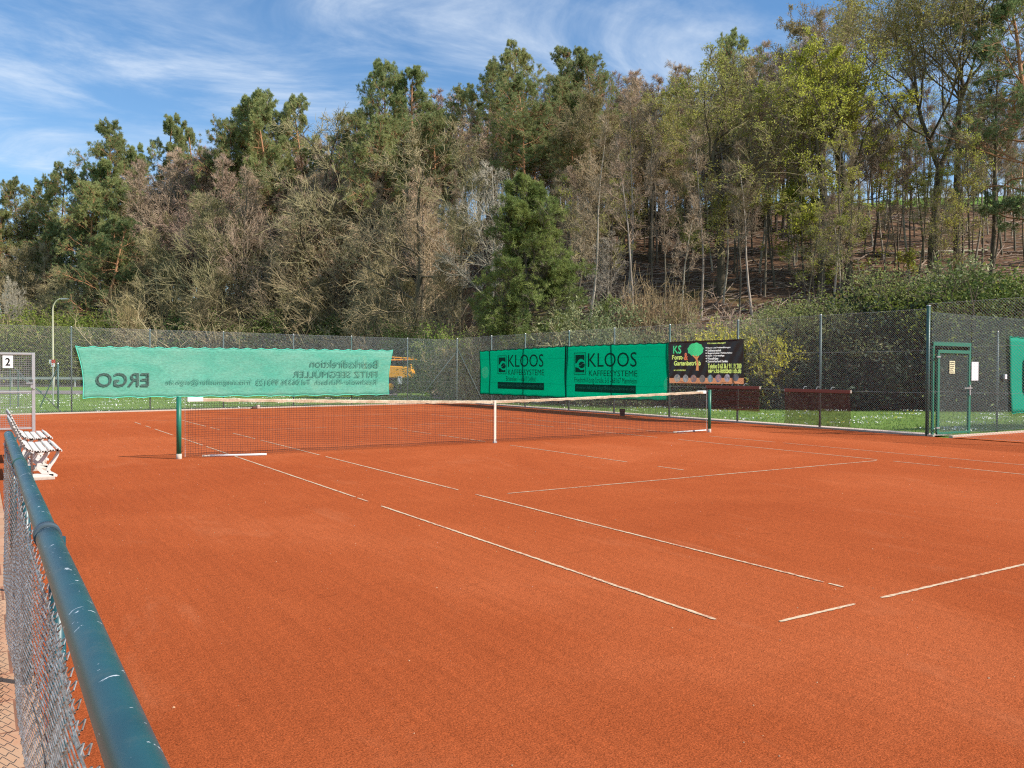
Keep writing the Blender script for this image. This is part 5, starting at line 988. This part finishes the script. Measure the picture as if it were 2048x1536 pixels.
# --- wood behind: nothing tells these apart within each group
SKY = ([-200, 0, 150, 260, 350, 450, 600, 700, 850, 900, 1000, 1200, 1400, 1540, 1700, 1850, 2048, 2300], [430, 420, 400, 335, 295, 275, 235, 215, 185, 180, 185, 125, 110, 80, 30, 10, 10, 10])
sk = lambda u: np.interp(u, *SKY)
for i in range(110):
    u = 255+(1600-255)*(i+.5)/110+rgT.uniform(-12, 12); d = rgT.uniform(92, 112) if u < 900 else rgT.uniform(84, 108); v = sk(u)+rgT.choice([5, 15, 30, 60])+rgT.uniform(-10, 20)
    tree('bare_beech', 'beech%d' % rgT.randrange(4), u, d, v, 'bare reddish brown beech in the wood behind the pines', 'tree', 'bare beeches behind the pines')
for i in range(26):
    u = 1520+(2130-1520)*(i+.5)/26+rgT.uniform(-14, 14); d = rgT.uniform(94, 112); v = rgT.uniform(10, 170) if u < 1700 else rgT.uniform(120, 300)
    tree('crest_tree', rgT.choice(['airy0', 'airy1', 'slimleaf0', 'slim1', 'airy0', 'beech0']), u, d, v, 'thin trunked tree on the crest, sky showing between trunks', 'tree', 'thin trees along the crest at right', wid=.9)
for i in range(34):
    u = 560+(1180-560)*(i+.5)/34+rgT.uniform(-12, 12); d = rgT.uniform(58, 84) if u > 880 else rgT.uniform(84, 94); v = rgT.uniform(270, 470) if u > 880 else rgT.uniform(300, 440)
    tree('bare_tree', rgT.choice(['beech0', 'slim0', 'beech2', 'slim2', 'airy0', 'beech1']), u, d, v, 'bare grey brown tree inside the wood, left and centre', 'tree', 'bare trees filling the middle of the wood', wid=.95)
for i in range(100):
    u = 1120+(2100-1120)*(i+.5)/100+rgT.uniform(-10, 10); d = rgT.uniform(49, 98); v = rgT.uniform(230, 400) if d < 62 else rgT.uniform(170, 330)
    tree('sapling', rgT.choice(['slim0', 'slim1', 'slim2', 'slim1', 'slimleaf0', 'slimleaf1']), u, d, v, 'thin pole like young tree on the brown slope at right', 'sapling', 'thin young trees on the right slope', wid=.9)
for i in range(26):
    u = -80+(560+80)*(i+.5)/26+rgT.uniform(-10, 10); d = rgT.uniform(88, 106); v = rgT.uniform(450, 560) if u < 250 else rgT.uniform(370, 500)
    tree('sapling', rgT.choice(['slim0', 'slim1', 'slim2', 'beech2']), u, d, v, 'thin dark young tree under the pines at left', 'sapling', 'thin young trees under the left pines', wid=.9)
for i in range(24):
    u = -160+(330+160)*(i+.5)/24+rgT.uniform(-8, 8); d = rgT.uniform(87, 104); v = rgT.uniform(480, 590)
    tree('understorey_tree', rgT.choice(['bushy0', 'bushy2', 'bushy1', 'slim2']), u, d, v, 'low twiggy tree in the shade under the left pines', 'tree', 'twiggy low trees under the left pines', wid=1.1)
for i in range(30):
    u = 1130+(1620-1130)*(i+.5)/30+rgT.uniform(-12, 12); d = rgT.uniform(74, 100); v = rgT.uniform(170, 330)
    tree('bare_tree', rgT.choice(['beech0', 'beech3', 'beech2', 'airy0', 'oakbare1', 'slimleaf1']), u, d, v, 'bare grey tree inside the wood, right of the free standing pine', 'tree', 'bare trees in the wood right of the pine', wid=1.)
for i, (u, d, v, k) in enumerate(((150, 96, 420, 2), (228, 92, 330, 2), (180, 90, 380, 4), (240, 88, 440, 2), (10, 96, 430, 2), (62, 98, 440, 4), (105, 94, 450, 2), (1060, 80, 220, 2), (1110, 78, 170, 4), (1165, 76, 190, 2))):
    tree('scots_pine', 'pine%d' % k, u, d, v, 'lower scots pine half hidden among the taller pines', 'pine', 'lower pines half hidden in the wood', wid=.85)
for i, (u, d, v) in enumerate(REDS): tree('bare_beech', 'beech%d' % (1, 3)[i % 2], u, d, v, 'reddish bare beech in the brown gap between the left pine groups', 'tree', 'reddish beeches between the left pine groups', wid=.95)
for i in range(34):
    u = 1070+(1520-1070)*(i+.5)/34+rgT.uniform(-12, 12); d = rgT.uniform(84, 104); v = rgT.uniform(230, 370)
    tree('crest_thicket', rgT.choice(['beech1', 'beech0', 'bushy2', 'bushy1', 'slim0']), u, d, v, 'twiggy tree on the crest closing the view behind the budding oaks', 'tree', 'twiggy trees on the crest behind the oaks', wid=1.1)
for i in range(30):
    u = 425+(930-425)*(i+.5)/30+rgB.uniform(-8, 8); d = rgB.uniform(82, 87) if u < 820 else rgB.uniform(62, 76); v = rgB.uniform(300, 440)
    tree('brown_tree', ('beech1', 'beech0', 'beech3', 'slim0', 'beech2')[i % 5], u, d, v, 'bare brown tree in front of the pines, above the olive thicket', 'tree', 'bare brown trees in front of the pines', wid=.9)
for i in range(46):
    u = 1240+(2080-1240)*(i+.5)/46+rgB.uniform(-9, 9); d = rgB.uniform(60, 100); v = rgB.uniform(120, 300)
    tree('pole_tree', 'slim%d' % (i % 3), u, d, v, 'tall thin straight trunk with a small high crown on the slope', 'tree', 'tall thin trunks on the right slope', wid=.7)
# --- shrubs at the foot of the wood
SH = [('green0', 30, 83, 640, 'low olive green bush at the far left above the fence', 1.3), ('green0', 90, 82, 636, 'low olive green bush left of the lamp pole', 1.3), ('laurel2', 150, 82, 640, 'dense green bush right of the lamp pole', 1.2), ('laurel2', 200, 81, 632, 'fresh green bush above the left end of the pale banner', 1.2), ('willow', 255, 80, 615, 'bundle of upright pale shoots above the pale banner', .5), ('olives', 320, 80, 625, 'dark scrubby bush behind the pale banner, left', 1.4), ('laurel0', 390, 81, 640, 'dark evergreen bush behind the pale banner, left of centre', 1.5), ('olives', 460, 80, 610, 'scrubby olive bush behind the middle of the pale banner', 1.5), ('laurel0', 540, 80, 640, 'dark evergreen bush behind the pale banner, right of centre', 1.5), ('olives', 610, 79, 620, 'scrubby brownish bush behind the right half of the pale banner', 1.5), ('laurel0', 690, 77, 645, 'dark evergreen bush near the right end of the pale banner', 1.5), ('olives', 760, 70, 640, 'scrubby bush behind the yellow excavator', 1.4), ('laurel0', 830, 62, 655, 'dark evergreen bush right of the yellow excavator', 1.3),
      ('green0', 895, 50, 668, 'light green bush topping the fence left of the corner post', 1.2), ('ochre', 905, 44, 690, 'ochre and green shrub behind the fence corner', 1.), ('sage', 945, 43.5, 715, 'grey green shrub right of the corner post', 1.), ('olives', 1000, 45, 640, 'dull shrub under the free standing pine, left', 1.2), ('laurel1', 1040, 46.5, 665, 'grey green shrub under the free standing pine', 1.), ('laurel0', 1120, 47, 640, 'dark shrub right of the free standing pine trunk', 1.1), ('varieg', 1150, 42.5, 628, 'cream and green shrub left of the brightest cream shrub', 1.), ('varieg', 1205, 41.5, 618, 'brightest cream leaved shrub above the emerald windscreens', 1.), ('varieg', 1248, 38, 660, 'low cream leaved shrub just above the emerald windscreens', .9), ('willow', 1290, 42, 588, 'tall bundle of ochre shoots, left one of the pair', .62), ('willow', 1345, 42, 592, 'tall bundle of ochre shoots, right one of the pair', .62), ('bramble', 1425, 42, 598, 'pinkish tangle of bare stems right of the ochre shoots', 1.), ('sage', 1385, 38, 645, 'grey green shrub above the brown banner', 1.), ('yellow', 1440, 37, 664, 'yellow flowering shrub behind the top of the brown banner', 1.), ('yellow', 1520, 36.2, 672, 'bright yellow flowering shrub at the right end of the brown banner', .85), ('sage', 1470, 38, 634, 'sage green shrub behind the brown banner end', 1.1), ('varieg', 1530, 40.5, 630, 'cream flecked shrub left end of the tall dark hedge', 1.)]
for k, u, d, v, lb, wd in SH: tree('shrub', k, u, d, v, lb, 'shrub', 'shrubs along the foot of the wood', wid=wd)
HG = [('laurel1', 1590, 38.5, 622, 'grey green hedge shrub, leftmost of the tall hedge'), ('laurel1', 1640, 38.5, 612, 'leafy hedge shrub behind the fine drag net'), ('laurel2', 1690, 40.5, 590, 'tall dark green hedge shrub left of the green post'), ('shade_shrub', 1740, 38, 610, 'laurel with shade painted into its leaves, second left of the tall green post'), ('laurel1', 1800, 40, 550, 'grey green tall hedge shrub just left of the tall green post'), ('laurel2', 1850, 38, 575, 'green hedge shrub directly behind the tall green post'), ('laurel0', 1900, 38.5, 560, 'dark laurel behind the green gate'), ('varieg', 1950, 40.5, 542, 'cream flecked shrub topping the hedge behind the gate'), ('laurel0', 1990, 37.5, 560, 'dark laurel behind the fence right of the gate'), ('laurel2', 2040, 38.5, 552, 'green hedge shrub at the right edge'), ('laurel0', 2100, 37, 560, 'dark laurel cut by the right edge'), ('laurel0', 2170, 36, 560, 'dark laurel just outside the right edge'), ('laurel1', 1618, 37.5, 680, 'lower grey green shrub in front of the hedge, left'), ('shade_shrub', 1470, 37, 705, 'low evergreen with shade painted into its leaves behind the brown banner'), ('shade_shrub', 1400, 38.5, 700, 'low evergreen with shade painted into its leaves behind the left of the brown banner'), ('shade_shrub', 1320, 40, 705, 'low evergreen with shade painted into its leaves behind the emerald windscreen, right'), ('shade_shrub', 1200, 41.5, 705, 'low evergreen with shade painted into its leaves behind the emerald windscreen, middle'), ('varieg', 1690, 37.5, 650, 'cream flecked shrub in front of the hedge'), ('shade_shrub', 1560, 39, 700, 'low evergreen with shade painted into its leaves left of the fine net'), ('shade_shrub', 1700, 36.6, 705, 'low evergreen with shade painted into its leaves between the fine net and the post'), ('shade_shrub', 1630, 36.2, 705, 'low evergreen with shade painted into its leaves in front of the hedge behind the fine net'), ('shade_shrub', 1770, 36.2, 705, 'low evergreen with shade painted into its leaves in front of the hedge near the post'), ('shade_shrub', 1840, 36, 700, 'low evergreen with shade painted into its leaves behind the tall post'), ('shade_shrub', 1910, 36, 700, 'low evergreen with shade painted into its leaves behind the gate leaf'), ('shade_shrub', 1985, 36, 705, 'low evergreen with shade painted into its leaves right of the white notice')]
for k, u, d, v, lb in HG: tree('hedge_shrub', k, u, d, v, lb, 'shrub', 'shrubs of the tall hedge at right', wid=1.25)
# --- litter of sticks, grass, daisies
rg = np.random.default_rng(5); n = 5200; u = rg.uniform(850, 2200, n); d = rg.uniform(46, 108, n)
lat = (u-1024)/F*d; x = CAM[0]+math.sin(YAW)*d+math.cos(YAW)*lat; y = CAM[1]+math.cos(YAW)*d-math.sin(YAW)*lat; z = hill(x, y)[0]+.05
a = rg.normal(-YAW, .7, n); Ls = rg.gamma(1.6, .9, n); Ax = np.stack([x, y, z], 1); x2 = x+np.cos(a)*Ls; y2 = y+np.sin(a)*Ls; Bx = np.stack([x2, y2, hill(x2, y2)[0]+.06+.25*rg.random(n)**3*Ls], 1)
o = wires('fallen_branches', Ax, Bx, rg.uniform(.012, .05, n)*np.minimum(Ls, 1.3), bark('dead wood', (.34, .26, .20), (.16, .11, .08), 0), k=4); tag(o, 'dead branches scattered over the brown forest floor', 'branches', kind='stuff')
for (u0, v0, d_, Lg, ang_, lb) in ((1745, 505, 74, 11, -.42, 'long pale fallen trunk lying on the slope below the giant oak'), (1570, 590, 50, 4.5, -.2, 'short pale fallen log near the foot of the right slope')):
    x, y, z = at(u0, d_); x2, y2 = x+Lg*math.cos(ang_), y+Lg*math.sin(ang_); z2 = float(hill(x2, y2)[0]); o = empty('fallen_log', (x, y, z+.15), lb, 'log')
    b = MB(); b.path([Vector((0, 0, 0)), Vector(((x2-x)*.5, (y2-y)*.5, (z2-z)*.5+.12)), Vector((x2-x, y2-y, z2-z+.1))], [.15, .12, .06], 8); b.build('stem', B_['pale'], o, smooth=True)
def blades(n, us, ds, h, wv, mt, name, label, cat, cl=None, daisy=False, seed=1, zoff=-.03):
    rg = np.random.default_rng(seed); u = rg.uniform(*us, n); d = rg.uniform(*ds, n)
    lat = (u-1024)/F*d; x = CAM[0]+math.sin(YAW)*d+math.cos(YAW)*lat; y = CAM[1]+math.cos(YAW)*d-math.sin(YAW)*lat
    if cl is not None:
        f = np.sin(x*1.7+y*.9+1)*np.sin(y*1.3-x*.6)+.7*np.sin(x*.7-1.9*y)+.6*np.sin(3.1*x+2.2*y)*np.sin(2.7*y-x); ok = f+rg.normal(0, .25, n) > cl; x, y = x[ok], y[ok]
    ok = ((x > 11.02) & (y > -3.4)) | (y > back_y(x)+.15)
    dep = (x-CAM[0])*math.sin(YAW)+(y-CAM[1])*math.cos(YAW); uu = 1024+F*((x-CAM[0])*math.cos(YAW)-(y-CAM[1])*math.sin(YAW))/dep
    ok &= ~((dep > 51.5) & (dep < 60.5) & (uu < 810)) & ~((dep > 73.5) & (dep < 81.5) & (uu < 575)); x, y = x[ok], y[ok]; z = hill(x, y)[0]+zoff; nn = len(x); P = np.stack([x, y, z], 1)
    if daisy: P[:, 2] += h; D = unit(rg.normal(0, 1, (nn, 3))*np.array([1, 1, .15])); V, Q = kites(P, D, np.full(nn, wv)*rg.uniform(.6, 1.2, nn), np.full(nn, wv), rg); 
    else: D = unit(rg.normal(0, .35, (nn, 3))+np.array([0, 0, 1])); V, Q = kites(P, D, h*rg.uniform(.5, 1.3, nn), np.full(nn, wv), rg)
    o = meshobj(name, nmesh(name, V, Q, [mt])); tag(o, label, cat, kind='stuff')
gl = leafm('grass blades', (.15, .27, .045), (.23, .34, .07), .35, 0)
blades(90000, (-150, 2250), (17, 54), .07, .022, gl, 'grass', 'short green lawn grass outside the court fence', 'grass', seed=3)
blades(60000, (-150, 2250), (17, 52), .08, .045, M['white'], 'daisies', 'patches of white daisies in the lawn outside the fence', 'flowers', cl=.75, daisy=True, seed=6)
blades(2600, (900, 1900), (18, 38), .08, .06, L_['yellow'], 'dandelions', 'scattered yellow dandelions in the lawn by the right fence', 'flowers', cl=.9, daisy=True, seed=8)
# crumbs of clay and small pale stones
rg = np.random.default_rng(9); n = 260; x = rg.uniform(-9, 9.8, n); y = -13.5+rg.random(n)**1.5*16; s = rg.uniform(.003, .008, n); V = []; Q = []
t8 = np.array([(1, 0, 0), (0, 1, 0), (-1, 0, 0), (0, -1, 0), (0, 0, 1)]); P = np.stack([x, y, np.full(n, .001)], 1)[:, None]+t8[None]*s[:, None, None]*rg.uniform(.6, 1.2, (n, 5, 1)); q = np.array([(0, 1, 4, 4), (1, 2, 4, 4), (2, 3, 4, 4), (3, 0, 4, 4)])
V = P.reshape(-1, 3); Q = (np.arange(n)[:, None, None]*5+q[None]).reshape(-1, 4)[:, :3]; o = meshobj('small_stones', nmesh('small_stones', V, Q, [mat('pale crumbs', (.58, .34, .20), 1, spec=0)])); tag(o, 'tiny pale crumbs scattered on the clay surface', 'stones', kind='stuff')
